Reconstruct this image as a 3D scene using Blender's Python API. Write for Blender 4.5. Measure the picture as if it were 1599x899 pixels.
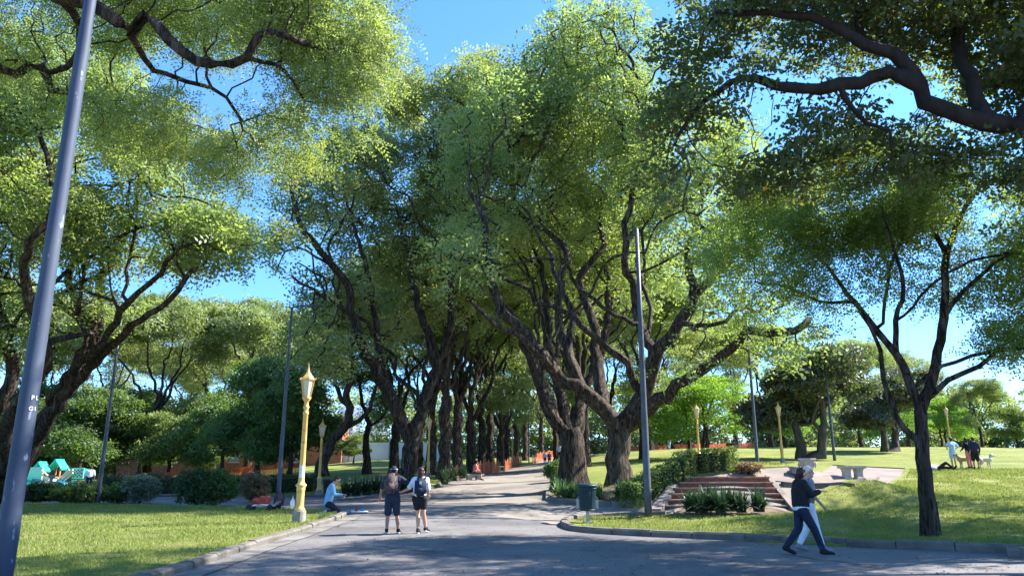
import bpy, bmesh, math, random
import numpy as np
from mathutils import Vector, Matrix, noise
for o in list(bpy.data.objects): bpy.data.objects.remove(o)
S = bpy.context.scene
C = S.collection
R = math.radians
# ------------------------------------------------------------------ camera
W, H, FPX = 1599, 899, 1155.0
PITCH = R(13.77); CAMZ = 1.6
cam = bpy.data.cameras.new("camera"); co = bpy.data.objects.new("camera", cam); C.objects.link(co)
co.location = (0, 0, CAMZ); co.rotation_euler = (math.pi/2 + PITCH, 0, 0)
cam.sensor_width = 36; cam.lens = 36*FPX/W; cam.clip_end = 5000; cam.clip_start = 0.1
S.camera = co
# ------------------------------------------------------------------ sky, sun, exposure
SUN_AZ, SUN_EL = R(75), R(43)          # clockwise from the view direction
w = bpy.data.worlds.new("World"); S.world = w; w.use_nodes = True
nt = w.node_tree; bg = nt.nodes['Background']
sky = nt.nodes.new('ShaderNodeTexSky'); sky.sky_type = 'NISHITA'; sky.sun_disc = False
sky.sun_elevation = SUN_EL; sky.sun_rotation = SUN_AZ; sky.air_density = 1.0; sky.dust_density = 0.1; sky.ozone_density = 2.5
hs = nt.nodes.new('ShaderNodeHueSaturation'); hs.inputs['Saturation'].default_value = 1.12
tc = nt.nodes.new('ShaderNodeTexCoord'); sx = nt.nodes.new('ShaderNodeSeparateXYZ'); nt.links.new(tc.outputs['Generated'], sx.inputs[0])
cr = nt.nodes.new('ShaderNodeValToRGB'); cr.color_ramp.elements[0].position = 0; cr.color_ramp.elements[0].color = (.50, .66, .95, 1); cr.color_ramp.elements[1].position = .45; cr.color_ramp.elements[1].color = (.80, .93, 1.04, 1)
nt.links.new(sx.outputs[2], cr.inputs[0]); mm = nt.nodes.new('ShaderNodeMix'); mm.data_type = 'RGBA'; mm.blend_type = 'MULTIPLY'; mm.inputs[0].default_value = 1
nt.links.new(sky.outputs[0], mm.inputs[6]); nt.links.new(cr.outputs[0], mm.inputs[7]); nt.links.new(mm.outputs[2], hs.inputs['Color']); nt.links.new(hs.outputs[0], bg.inputs[0]); bg.inputs[1].default_value = 0.11
sd = bpy.data.lights.new("sun", 'SUN'); sd.energy = 5.0; sd.angle = R(0.55); sd.color = (1, .93, .82)
so = bpy.data.objects.new("sun", sd); C.objects.link(so)
sdir = Vector((math.sin(SUN_AZ)*math.cos(SUN_EL), math.cos(SUN_AZ)*math.cos(SUN_EL), math.sin(SUN_EL)))
so.rotation_euler = (-sdir).to_track_quat('-Z', 'Y').to_euler(); so.location = (20, 10, 40)
S.view_settings.view_transform = 'Standard'; S.view_settings.look = 'None'; S.view_settings.gamma = 1
S.view_settings.exposure = 1.85
S.render.engine = 'CYCLES'
cy = S.cycles
cy.max_bounces = 6; cy.diffuse_bounces = 3; cy.glossy_bounces = 2; cy.transmission_bounces = 4; cy.transparent_max_bounces = 6
cy.use_denoising = True
try:
    cy.denoiser = 'OPENIMAGEDENOISE'; cy.denoising_prefilter = 'ACCURATE'
except Exception: pass
cy.sample_clamp_indirect = 4

# ------------------------------------------------------------------ placing: a pixel of the photo and a distance give a point
SA, CA = math.sin(PITCH), math.cos(PITCH)
def ray(px, py):
    u = (449.5 - py)/FPX; r = (px - 799.5)/FPX
    y = CA - u*SA
    return r/y, (SA + u*CA)/y
def at(px, py, Y):
    rx, rz = ray(px, py)
    return Vector((rx*Y, Y, CAMZ + rz*Y))
# terrain heights: smooth surface through surveyed points
CPW = [(-40,-15,0),(0,-15,0),(40,-15,0),(-30,8,0),(0,8,0),(30,8,0),(-25,20,0),(-8,20,0),(0,20,0),(6,19,0),(14,15,0),(25,15,0.05),
       (-60,45,0),(-90,90,0),(-45,130,.6),(0,135,3.6),(50,135,4.6),(110,120,4.5),(110,60,2.5),(70,25,.6),(-90,20,0),(-20,28,0),
       (-120,140,.2),(120,-15,0),(-120,-15,0)]
CPP = [(800,800,27),(800,785,33),(770,770,42),(795,750,55),(820,735,76),(850,727,100),
       (400,790,34.5),(150,787,36),(300,778,41),(100,765,55),(200,760,72),(560,743,58),(560,756,50),(497,774,46),(600,718,105),
       (300,755,66),(0,752,90),(300,748,90),(400,745,75),(700,752,52),
       (963,778,36),(895,765,41),(1010,797,27),(1030,798,26.8),(1230,798,26.6),(1070,750,29.4),(1230,752,29.2),(1150,742,34),
       (1400,736,42),(1250,730,50),(1490,733,43),(1250,715,65),(1100,701,82),(1300,699,85),(1500,699,85),(1599,706,75),
       (920,745,50),(920,724,68),(940,709,92),(1550,850,16.4),(1599,800,25),(1350,812,24),(1320,790,27),(1335,768,29),
       (1350,750,31),(1450,770,31),(1560,760,34),(1500,745,38),(1450,835,17.5)]
pts = [Vector(p) for p in CPW] + [at(*p) for p in CPP]
PX = np.array([(p.x, p.y) for p in pts]); PZ = np.array([p.z for p in pts])
CC = 3.0
def _k(a, b): return -np.sqrt(((a[:, None, :]-b[None, :, :])**2).sum(-1) + CC*CC)
_A = _k(PX, PX) - np.eye(len(PX))*0.15
_P = np.c_[np.ones(len(PX)), PX]
_M = np.block([[_A, _P], [_P.T, np.zeros((3, 3))]])
_sol = np.linalg.solve(_M, np.r_[PZ, np.zeros(3)])
def gzs(xy):
    xy = np.array(xy, float).reshape(-1, 2).copy()
    xy[:, 0] = np.clip(xy[:, 0], -120, 115); xy[:, 1] = np.clip(xy[:, 1], -15, 135)
    return _k(xy, PX) @ _sol[:-3] + np.c_[np.ones(len(xy)), xy] @ _sol[-3:]
def gz(x, y): return float(gzs([(x, y)])[0])
_YS = np.r_[np.arange(6, 60, .1), np.arange(60, 135, .4)]
def G(px, py):
    """the ground point seen at a pixel"""
    rx, rz = ray(px, py)
    zz = gzs(np.c_[rx*_YS, _YS])
    below = np.nonzero(CAMZ + rz*_YS < zz)[0]
    Y = _YS[below[0]] if len(below) else 130.0
    return Vector((rx*Y, Y, gz(rx*Y, Y)))
def on(px, py, Y):
    """stand at distance Y in the direction of a pixel"""
    rx, _ = ray(px, py)
    return Vector((rx*Y, Y, gz(rx*Y, Y) + .05))
# ------------------------------------------------------------------ node helpers
MATS = {}
def mat(name):
    m = bpy.data.materials.new(name); m.use_nodes = True; m.node_tree.nodes.clear(); MATS[name] = m
    return m, m.node_tree
def N(nt, typ, **kw):
    n = nt.nodes.new(typ)
    for k, v in kw.items():
        if k.startswith('i_'): n.inputs[k[2:].replace('_', ' ')].default_value = v
        else: setattr(n, k, v)
    return n
def ramp(nt, fac, stops):
    r = nt.nodes.new('ShaderNodeValToRGB'); cr = r.color_ramp
    while len(cr.elements) < len(stops): cr.elements.new(.5)
    for e, (p, c) in zip(cr.elements, stops):
        e.position = p; e.color = (*c, 1) if len(c) == 3 else c
    nt.links.new(fac, r.inputs[0]); return r.outputs[0]
def noise_tex(nt, scale, detail=4, rough=.55, vec=None, dist=0):
    n = N(nt, 'ShaderNodeTexNoise'); n.inputs['Scale'].default_value = scale; n.inputs['Detail'].default_value = detail
    n.inputs['Roughness'].default_value = rough; n.inputs['Distortion'].default_value = dist
    if vec is not None: nt.links.new(vec, n.inputs['Vector'])
    return n.outputs[0]
def coords(nt, scale=(1, 1, 1), kind='Object'):
    t = N(nt, 'ShaderNodeTexCoord'); mp = N(nt, 'ShaderNodeMapping'); mp.inputs['Scale'].default_value = scale
    nt.links.new(t.outputs[kind], mp.inputs[0]); return mp.outputs[0]
def mixc(nt, fac, a, b, mode='MIX'):
    m = N(nt, 'ShaderNodeMix', data_type='RGBA', blend_type=mode)
    for s, v in ((m.inputs[0], fac), (m.inputs[6], a), (m.inputs[7], b)):
        if isinstance(v, (int, float)): s.default_value = v
        elif isinstance(v, tuple): s.default_value = (*v, 1)
        else: nt.links.new(v, s)
    return m.outputs[2]
def surf(name, stops, scale=4, rough=.85, bump=.3, bscale=None, detail=5, cscale=(1, 1, 1), metallic=0, second=None, bdist=.02, spec=.3):
    m, nt = mat(name)
    v = coords(nt, cscale)
    f = noise_tex(nt, scale, detail, .6, v)
    col = ramp(nt, f, stops)
    if second:
        sc, c2, lo, hi = second
        f2 = noise_tex(nt, sc, 4, .6, v)
        k = ramp(nt, f2, [(lo, (0, 0, 0)), (hi, (1, 1, 1))])
        col = mixc(nt, k, col, c2)
    p = N(nt, 'ShaderNodeBsdfPrincipled'); p.inputs['Roughness'].default_value = rough; p.inputs['Metallic'].default_value = metallic
    p.inputs['Specular IOR Level'].default_value = spec
    nt.links.new(col, p.inputs['Base Color'])
    if bump:
        b = N(nt, 'ShaderNodeBump'); b.inputs['Strength'].default_value = bump; b.inputs['Distance'].default_value = bdist
        nt.links.new(noise_tex(nt, bscale or scale*6, 5, .65, v), b.inputs['Height']); nt.links.new(b.outputs[0], p.inputs['Normal'])
    o = N(nt, 'ShaderNodeOutputMaterial'); nt.links.new(p.outputs[0], o.inputs[0])
    return m
def flat(name, c, rough=.7, metallic=0, spec=.3, var=.12, scale=9):
    c2 = tuple(x*(1-var) for x in c); c3 = tuple(min(1, x*(1+var)) for x in c)
    return surf(name, [(.3, c2), (.7, c3)], scale, rough, .15, scale*8, metallic=metallic, spec=spec, bdist=.004)
def leafmat(name, d1, d2, t1, t2, gloss=.06, hue_scale=.35, third=None, trans=.45):
    """leaves: reflected and transmitted colour, varying leaf by leaf and bough by bough"""
    m, nt = mat(name)
    g = N(nt, 'ShaderNodeNewGeometry')
    v = coords(nt, (1, 1, 1))
    f = noise_tex(nt, hue_scale, 3, .6, v)
    f = ramp(nt, f, [(.36, (0, 0, 0)), (.64, (1, 1, 1))])
    ri = g.outputs['Random Per Island']
    mx = N(nt, 'ShaderNodeMath', operation='MULTIPLY_ADD'); nt.links.new(ri, mx.inputs[0]); mx.inputs[1].default_value = .5
    hf = N(nt, 'ShaderNodeMath', operation='MULTIPLY'); nt.links.new(f, hf.inputs[0]); hf.inputs[1].default_value = .5
    nt.links.new(hf.outputs[0], mx.inputs[2])
    cd = mixc(nt, mx.outputs[0], d1, d2); ct = mixc(nt, mx.outputs[0], t1, t2)
    if third:
        lo, c3, ct3 = third
        k = ramp(nt, ri, [(lo, (0, 0, 0)), (min(1, lo+.01), (1, 1, 1))])
        cd = mixc(nt, k, cd, c3); ct = mixc(nt, k, ct, ct3)
    a = N(nt, 'ShaderNodeBsdfDiffuse'); b = N(nt, 'ShaderNodeBsdfTranslucent'); c = N(nt, 'ShaderNodeBsdfGlossy')
    c.inputs['Roughness'].default_value = .55; c.inputs['Color'].default_value = (.8, .85, .9, 1)
    nt.links.new(cd, a.inputs[0]); nt.links.new(ct, b.inputs[0])
    m1 = N(nt, 'ShaderNodeMixShader'); m1.inputs[0].default_value = trans; nt.links.new(a.outputs[0], m1.inputs[1]); nt.links.new(b.outputs[0], m1.inputs[2])
    m2 = N(nt, 'ShaderNodeMixShader'); m2.inputs[0].default_value = gloss*.6; nt.links.new(m1.outputs[0], m2.inputs[1]); nt.links.new(c.outputs[0], m2.inputs[2])
    o = N(nt, 'ShaderNodeOutputMaterial'); nt.links.new(m2.outputs[0], o.inputs[0])
    return m
# ------------------------------------------------------------------ materials of the setting
M_bark = surf('bark', [(.3, (.024, .016, .012)), (.5, (.06, .043, .032)), (.72, (.16, .12, .095))], 2.5, .95, 1.0, 7, cscale=(2.2, 2.2, .4), bdist=.14, second=(5.5, (.008, .006, .005), .5, .58))
M_bark_pale = surf('pale_bark', [(.3, (.03, .021, .016)), (.5, (.075, .055, .042)), (.72, (.20, .16, .13))], 2.5, .95, 1.0, 7, cscale=(2.2, 2.2, .4), bdist=.14, second=(5.5, (.015, .011, .009), .5, .58))
M_bark_dark = surf('dark_bark', [(.3, (.012, .009, .008)), (.7, (.032, .025, .02))], 3, .95, 1.0, 12, cscale=(1.6, 1.6, .5), bdist=.03)
M_bark_grey = surf('grey_bark', [(.3, (.045, .037, .03)), (.7, (.12, .1, .085))], 3, .95, .8, 14, cscale=(1.6, 1.6, .5), bdist=.03)
M_tipa = leafmat('leaf_tipa', (.125, .19, .07), (.22, .265, .11), (.28, .43, .08), (.47, .56, .12), .06)
M_tipa2 = leafmat('leaf_tipa_pale', (.15, .21, .09), (.25, .28, .12), (.28, .40, .07), (.48, .5, .09), .08)
M_jaca = leafmat('leaf_jacaranda', (.08, .135, .045), (.14, .19, .06), (.26, .42, .06), (.48, .58, .10), .05, trans=.55)
M_oak = leafmat('leaf_oak', (.035, .06, .022), (.065, .09, .035), (.16, .24, .03), (.40, .44, .05), .07, third=(.985, (.3, .13, .03), (.55, .2, .03)), trans=.36)
M_dark = leafmat('leaf_dark', (.04, .085, .028), (.085, .13, .04), (.12, .24, .03), (.24, .36, .05), .06)
M_bright = leafmat('leaf_bright', (.10, .2, .03), (.15, .25, .04), (.22, .46, .04), (.36, .55, .05), .05)
M_magn = leafmat('leaf_magnolia', (.035, .06, .028), (.085, .09, .045), (.06, .12, .02), (.14, .18, .03), .12, third=(.9, (.2, .13, .09), (.2, .12, .06)))
M_far = leafmat('leaf_far', (.12, .175, .075), (.18, .23, .10), (.27, .38, .08), (.4, .48, .1), .08)
M_hedge = leafmat('leaf_hedge', (.11, .17, .045), (.18, .23, .07), (.2, .32, .04), (.32, .4, .06), .05, trans=.3)
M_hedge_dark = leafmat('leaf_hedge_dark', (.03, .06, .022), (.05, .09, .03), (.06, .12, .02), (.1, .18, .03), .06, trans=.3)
M_strap = leafmat('leaf_strap', (.05, .11, .03), (.09, .15, .05), (.1, .25, .03), (.2, .36, .05), .1, trans=.3)

def grass_mat():
    m, nt = mat('lawn_grass')
    v = coords(nt)
    f = noise_tex(nt, .35, 4, .6, v); base = ramp(nt, f, [(.3, (.12, .165, .04)), (.5, (.19, .22, .06)), (.7, (.27, .28, .10))])
    f2 = noise_tex(nt, 22, 5, .7, v); det = ramp(nt, f2, [(.3, (.55, .6, .5)), (.7, (1.35, 1.3, 1.2))])
    col = mixc(nt, 1.0, base, det, 'MULTIPLY')
    f3 = noise_tex(nt, .8, 5, .7, v, .4); k = ramp(nt, f3, [(.57, (0, 0, 0)), (.68, (.75, .75, .75))])
    col = mixc(nt, k, col, (.16, .12, .07))
    p = N(nt, 'ShaderNodeBsdfPrincipled'); p.inputs['Roughness'].default_value = .9; p.inputs['Specular IOR Level'].default_value = .15
    nt.links.new(col, p.inputs['Base Color'])
    b = N(nt, 'ShaderNodeBump'); b.inputs['Strength'].default_value = 1; b.inputs['Distance'].default_value = .05
    nt.links.new(noise_tex(nt, 30, 4, .7, v), b.inputs['Height']); nt.links.new(b.outputs[0], p.inputs['Normal'])
    o = N(nt, 'ShaderNodeOutputMaterial'); nt.links.new(p.outputs[0], o.inputs[0]); return m
M_grass = grass_mat()
M_blade = leafmat('grass_blade', (.12, .18, .04), (.23, .26, .08), (.25, .33, .05), (.40, .42, .11), .03, hue_scale=.5, trans=.35)
def asphalt_mat(name, a, b, crack=True):
    m, nt = mat(name)
    v = coords(nt)
    f = noise_tex(nt, .5, 5, .65, v); col = ramp(nt, f, [(.3, a), (.7, b)])
    f2 = noise_tex(nt, 60, 3, .7, v); col = mixc(nt, 1.0, col, ramp(nt, f2, [(.3, (.7, .7, .7)), (.7, (1.3, 1.3, 1.3))]), 'MULTIPLY')
    p = N(nt, 'ShaderNodeBsdfPrincipled'); p.inputs['Roughness'].default_value = .8; p.inputs['Specular IOR Level'].default_value = .3
    if crack:
        n = N(nt, 'ShaderNodeTexNoise'); n.inputs['Scale'].default_value = .8; n.inputs['Detail'].default_value = 4; nt.links.new(v, n.inputs['Vector'])
        mv = N(nt, 'ShaderNodeMixRGB'); mv.inputs[0].default_value = .35; nt.links.new(v, mv.inputs[1]); nt.links.new(n.outputs[1], mv.inputs[2])
        vo = N(nt, 'ShaderNodeTexVoronoi', feature='DISTANCE_TO_EDGE'); vo.inputs['Scale'].default_value = .33; nt.links.new(mv.outputs[0], vo.inputs['Vector'])
        k = ramp(nt, vo.outputs[0], [(.0, (.8, .8, .8)), (.012, (0, 0, 0))])
        f4 = noise_tex(nt, .25, 2, .5, v); k2 = ramp(nt, f4, [(.5, (0, 0, 0)), (.6, (1, 1, 1))])
        col = mixc(nt, mixc(nt, 1.0, k, k2, 'MULTIPLY'), col, (.02, .02, .02))
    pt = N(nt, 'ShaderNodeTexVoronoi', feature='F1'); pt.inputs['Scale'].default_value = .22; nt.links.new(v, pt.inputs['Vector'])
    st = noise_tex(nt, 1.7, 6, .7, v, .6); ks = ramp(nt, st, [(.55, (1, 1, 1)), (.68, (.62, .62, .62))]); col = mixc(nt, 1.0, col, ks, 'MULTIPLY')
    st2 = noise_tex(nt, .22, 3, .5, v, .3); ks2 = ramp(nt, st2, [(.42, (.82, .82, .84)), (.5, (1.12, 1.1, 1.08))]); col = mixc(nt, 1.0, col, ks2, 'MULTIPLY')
    nt.links.new(col, p.inputs['Base Color'])
    b_ = N(nt, 'ShaderNodeBump'); b_.inputs['Strength'].default_value = .5; b_.inputs['Distance'].default_value = .008
    nt.links.new(noise_tex(nt, 90, 3, .7, v), b_.inputs['Height']); nt.links.new(b_.outputs[0], p.inputs['Normal'])
    o = N(nt, 'ShaderNodeOutputMaterial'); nt.links.new(p.outputs[0], o.inputs[0]); return m
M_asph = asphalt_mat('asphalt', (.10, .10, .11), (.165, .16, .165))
M_path = asphalt_mat('footpath_asphalt', (.13, .12, .12), (.2, .18, .175))
M_sand = surf('sandy_path', [(.3, (.165, .148, .135)), (.7, (.25, .228, .208))], .8, .95, .5, 40, second=(.35, (.15, .135, .125), .5, .62), bdist=.01)
M_terr = surf('terrace_paving', [(.3, (.18, .145, .132)), (.7, (.265, .215, .195))], 1.2, .9, .3, 40, bdist=.01, second=(.5, (.17, .15, .14), .5, .6))
M_soil = surf('soil', [(.3, (.12, .085, .055)), (.7, (.2, .145, .1))], 3, .95, .8, 30, bdist=.03)
M_gut = surf('gutter_concrete', [(.3, (.13, .125, .12)), (.7, (.22, .21, .2))], 1.5, .9, .4, 30, second=(.9, (.1, .095, .09), .5, .62))
M_kerb = surf('kerb_stone', [(.3, (.10, .093, .085)), (.7, (.19, .175, .16))], 2.2, .9, .6, 18, second=(1.1, (.09, .085, .08), .52, .62))
M_stepr = surf('step_brick', [(.3, (.16, .065, .042)), (.7, (.25, .11, .07))], 5, .9, .6, 40, second=(2.5, (.1, .06, .045), .55, .65))
M_stept = surf('step_tread', [(.3, (.25, .15, .115)), (.7, (.37, .24, .19))], 3, .9, .4, 40, second=(2, (.16, .11, .09), .55, .66))
M_brickd = surf('old_brick', [(.3, (.10, .08, .075)), (.7, (.2, .15, .13))], 6, .95, .7, 25)
# ------------------------------------------------------------------ object helpers
def tag(o, label=None, cat=None, group=None, kind=None):
    if label: o['label'] = label
    if cat: o['category'] = cat
    if group: o['group'] = group
    if kind: o['kind'] = kind
    return o
def empty(name, loc, rz=0):
    o = bpy.data.objects.new(name, None); C.objects.link(o); o.location = loc; o.rotation_euler = (0, 0, rz); o.empty_display_size = .3
    return o
def link(name, me, m, parent=None, smooth=False):
    o = bpy.data.objects.new(name, me); C.objects.link(o)
    for x in (m if isinstance(m, (list, tuple)) else [m]): me.materials.append(x)
    if smooth: me.polygons.foreach_set('use_smooth', np.ones(len(me.polygons), bool))
    if parent: o.parent = parent
    return o
def bm_obj(name, bm, m, parent=None, smooth=False, loc=None):
    me = bpy.data.meshes.new(name); bm.to_mesh(me); bm.free()
    o = link(name, me, m, parent, smooth)
    if loc is not None: o.location = loc
    return o
def np_mesh(name, verts, faces, nper):
    """verts (n,3); faces flat index array, nper corners each"""
    me = bpy.data.meshes.new(name); nf = len(faces)//nper
    me.vertices.add(len(verts)); me.vertices.foreach_set('co', np.asarray(verts, np.float32).ravel())
    me.loops.add(len(faces)); me.loops.foreach_set('vertex_index', np.asarray(faces, np.int32))
    me.polygons.add(nf); me.polygons.foreach_set('loop_start', np.arange(0, nf*nper, nper, dtype=np.int32))
    me.update(calc_edges=True)
    return me
def copy_tree(o, parent=None):
    c = o.copy(); C.objects.link(c); c.parent = parent
    for ch in list(o.children): copy_tree(ch, c)
    return c
def box(bm, c, s, rz=0, bev=0):
    r = bmesh.ops.create_cube(bm, size=1)
    vs = r['verts']
    for v in vs: v.co = Vector((v.co.x*s[0], v.co.y*s[1], v.co.z*s[2]))
    if bev:
        es = list({e for v in vs for e in v.link_edges})
        rr = bmesh.ops.bevel(bm, geom=es, offset=bev, segments=2, affect='EDGES')
        vs = list({v for f in rr['faces'] for v in f.verts} | {v for v in vs if v.is_valid})
    M = Matrix.Translation(c) @ Matrix.Rotation(rz, 4, 'Z')
    bmesh.ops.transform(bm, matrix=M, verts=vs)
    return vs
def lathe(bm, prof, n=16, c=(0, 0, 0), cap=True, phase=0):
    rings = []
    for (r, z) in prof:
        rings.append([bm.verts.new((c[0]+r*math.cos(2*math.pi*k/n+phase), c[1]+r*math.sin(2*math.pi*k/n+phase), c[2]+z)) for k in range(n)])
    for a, b in zip(rings, rings[1:]):
        for k in range(n): bm.faces.new((a[k], a[(k+1) % n], b[(k+1) % n], b[k]))
    if cap:
        bm.faces.new(rings[0][::-1]); bm.faces.new(rings[-1])
def tube(bm, pts, rad, n=8, cap=True):
    pts = [Vector(p) for p in pts]; rings = []
    rads = rad if isinstance(rad, (list, tuple)) else [rad]*len(pts)
    ref = None
    for i, p in enumerate(pts):
        t = (pts[min(i+1, len(pts)-1)] - pts[max(i-1, 0)]).normalized()
        if ref is None: ref = Vector((0, 0, 1)) if abs(t.z) < .9 else Vector((1, 0, 0))
        a = (ref - t*ref.dot(t)).normalized(); b = t.cross(a); ref = a
        rings.append([bm.verts.new(p + (a*math.cos(2*math.pi*k/n) + b*math.sin(2*math.pi*k/n))*rads[i]) for k in range(n)])
    for a, b in zip(rings, rings[1:]):
        for k in range(n): bm.faces.new((a[k], a[(k+1) % n], b[(k+1) % n], b[k]))
    if cap:
        bm.faces.new(rings[0][::-1]); bm.faces.new(rings[-1])
def smooth_line(pts, step):
    """Catmull-Rom through points, resampled"""
    P = [np.array(p, float) for p in pts]
    if len(P) == 2:
        n = max(1, int(np.linalg.norm(P[1]-P[0])/step)); return [P[0]+(P[1]-P[0])*i/n for i in range(n+1)]
    Q = [2*P[0]-P[1]] + P + [2*P[-1]-P[-2]]; out = []
    for i in range(1, len(Q)-2):
        a, b, c, d = Q[i-1:i+3]; n = max(1, int(np.linalg.norm(c-b)/step))
        for k in range(n):
            t = k/n
            out.append(.5*((2*b)+(c-a)*t+(2*a-5*b+4*c-d)*t*t+(3*b-a-3*c+d)*t**3))
    out.append(P[-1]); return out

# ------------------------------------------------------------------ ground: one sheet to the horizon, sheets laid on it
GX = np.r_[-900, -500, -300, -200, np.arange(-120, -44, 6), np.arange(-42, 42, 1.0), np.arange(42, 121, 6), 200, 300, 500, 900].astype(float)
GY = np.r_[-300, -100, -40, -15, -5, np.arange(0, 70, 1.0), np.arange(70, 136, 3), 170, 250, 400, 700, 1500].astype(float)
def ground_sheet():
    xx, yy = np.meshgrid(GX, GY); z = gzs(np.c_[xx.ravel(), yy.ravel()])
    far = np.maximum(0, yy.ravel()-135)
    vs = np.c_[xx.ravel(), yy.ravel(), z]
    nx = len(GX); i = np.arange(len(GY)-1)[:, None]*nx + np.arange(nx-1)[None, :]
    f = np.stack([i, i+1, i+nx+1, i+nx], -1).reshape(-1)
    return np_mesh('ground', vs, f, 4)
tag(link('ground', ground_sheet(), M_sand, smooth=True), 'pale sandy earth of the park walk and open ground', kind='structure')
def sheet(name, outline, dz, m, skirt=0):
    """a sheet laid dz above the ground, cut along the ground's own grid lines"""
    bm = bmesh.new()
    vs = [bm.verts.new((p[0], p[1], 0)) for p in outline]
    f = bm.faces.new(vs); bm.normal_update()
    if f.normal.z < 0: f.normal_flip()
    xs = [p[0] for p in outline]; ys = [p[1] for p in outline]
    bmesh.ops.triangulate(bm, faces=bm.faces[:])
    bmesh.ops.join_triangles(bm, faces=bm.faces[:], angle_face_threshold=3, angle_shape_threshold=3, cmp_seam=False, cmp_sharp=False, cmp_uvs=False, cmp_vcols=False, cmp_materials=False)
    for gx in GX:
        if min(xs) < gx < max(xs): bmesh.ops.bisect_plane(bm, geom=bm.verts[:]+bm.edges[:]+bm.faces[:], plane_co=(gx, 0, 0), plane_no=(1, 0, 0))
    for gy in GY:
        if min(ys) < gy < max(ys): bmesh.ops.bisect_plane(bm, geom=bm.verts[:]+bm.edges[:]+bm.faces[:], plane_co=(0, gy, 0), plane_no=(0, 1, 0))
    z = gzs([(v.co.x, v.co.y) for v in bm.verts])
    for v, q in zip(bm.verts, z): v.co.z = q + dz
    if skirt:
        bd = [e for e in bm.edges if len(e.link_faces) == 1]
        r = bmesh.ops.extrude_edge_only(bm, edges=bd)
        for v in r['geom']:
            if isinstance(v, bmesh.types.BMVert): v.co.z -= skirt
    return bm_obj(name, bm, m, smooth=not skirt)
def pix(lst): return [(g.x, g.y) for g in (G(*p) for p in lst)]
LK = [(-5.4, -6), (-5.35, 6)] + pix([(280, 897), (380, 862), (425, 847), (470, 833), (505, 820), (530, 812), (541, 806)])          # left kerb
LB = pix([(538, 801), (500, 799), (440, 797), (300, 793), (150, 790), (0, 789), (-300, 789)])                                       # back edge of the left lawn
def dense(l, st=.8): return [(q[0], q[1]) for q in smooth_line([(a[0], a[1], 0) for a in l], st)]
LK = LK[:1]+dense(LK[1:]); LB = dense(LB)
left_lawn = LK + LB + [(-70, 32), (-70, -6)]
RK = [(60, 13.5), (30, 13.9)] + pix([(1750, 872), (1599, 866), (1450, 860), (1240, 850), (1100, 843), (1000, 838), (930, 834), (893, 830), (876, 823)])
RK = RK[:2]+dense(RK[2:])
RB = pix([(880, 816), (905, 811), (960, 808), (1040, 806)])
TER = pix([(1236, 806), (1252, 790), (1275, 772), (1310, 757), (1345, 751), (1410, 742), (1414, 733), (1300, 727), (1240, 731), (1150, 739), (1085, 744)])
BED = pix([(1003, 787), (985, 792), (930, 790), (880, 787), (858, 781), (852, 774), (862, 764), (868, 748), (869, 735), (868, 729)])
RB = dense(RB); BED = dense(BED)
right_lawn = RK + RB + TER + BED + [(8, 100), (10, 134), (114, 134), (114, 20), (60, 13.6)][0:4]
LBACK = pix([(-300, 775), (0, 776), (200, 777), (400, 775), (560, 772), (650, 766), (690, 757), (735, 742), (775, 733), (830, 726.5)])
LBACK = LBACK[:2]+dense(LBACK[2:])
back_lawn = LBACK + [(3.5, 115), (3, 134), (-118, 134), (-118, 50)]
tag(sheet('left_lawn', left_lawn, .09, M_grass, .1), 'sunny mown lawn behind the long kerb at left', kind='structure')
tag(sheet('right_lawn', right_lawn, .085, M_grass, .1), 'green lawn rolling from the kerb up past the terrace', kind='structure')
tag(sheet('back_lawn', back_lawn, .08, M_grass, .08), 'shaded lawn beyond the crossing footpath', kind='structure')
road = [(-5.3, -6), (-5.25, 6)] + [(x+.1, y) for x, y in LK[2:]] + pix([(620, 801), (700, 802), (780, 807), (850, 815)]) + [(x, y-.1) for x, y in RK[::-1]] + [(60, -6)]
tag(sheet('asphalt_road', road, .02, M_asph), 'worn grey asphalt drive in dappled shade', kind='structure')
foot = pix([(545, 802), (480, 797.5), (300, 792), (0, 788), (-300, 788)]) + pix([(-300, 776), (0, 777), (200, 778), (400, 776), (560, 773), (640, 769), (690, 775), (660, 792), (620, 800)])
tag(sheet('footpath', foot, .015, M_path), 'grey footpath crossing behind the left lawn', kind='structure')
gut = [(q[0]+.02, q[1]) for q in LK[1:]]+[(q[0]+.5, q[1]-.05) for q in LK[:0:-1]]
tag(sheet('concrete_gutter', gut, .035, M_gut), 'lighter concrete gutter strip along the left kerb', kind='structure')
tag(sheet('soil_strip', pix([(1058, 799), (1236, 800), (1237, 808), (1050, 808)]), .03, M_soil), 'dark soil strip planted in front of the steps', kind='structure')
tag(sheet('terrace_paving', pix([(1070, 753), (1236, 755)]) + TER[3:], .03, M_terr), 'pale pinkish terrace paving at the head of the steps', kind='structure')
tag(sheet('planting_bed', pix([(1000, 788), (985, 791), (930, 789), (880, 786), (860, 780), (855, 774), (866, 764), (905, 758), (990, 774)]), .13, M_soil), 'bare brown soil around the two big trunks', kind='structure')
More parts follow.
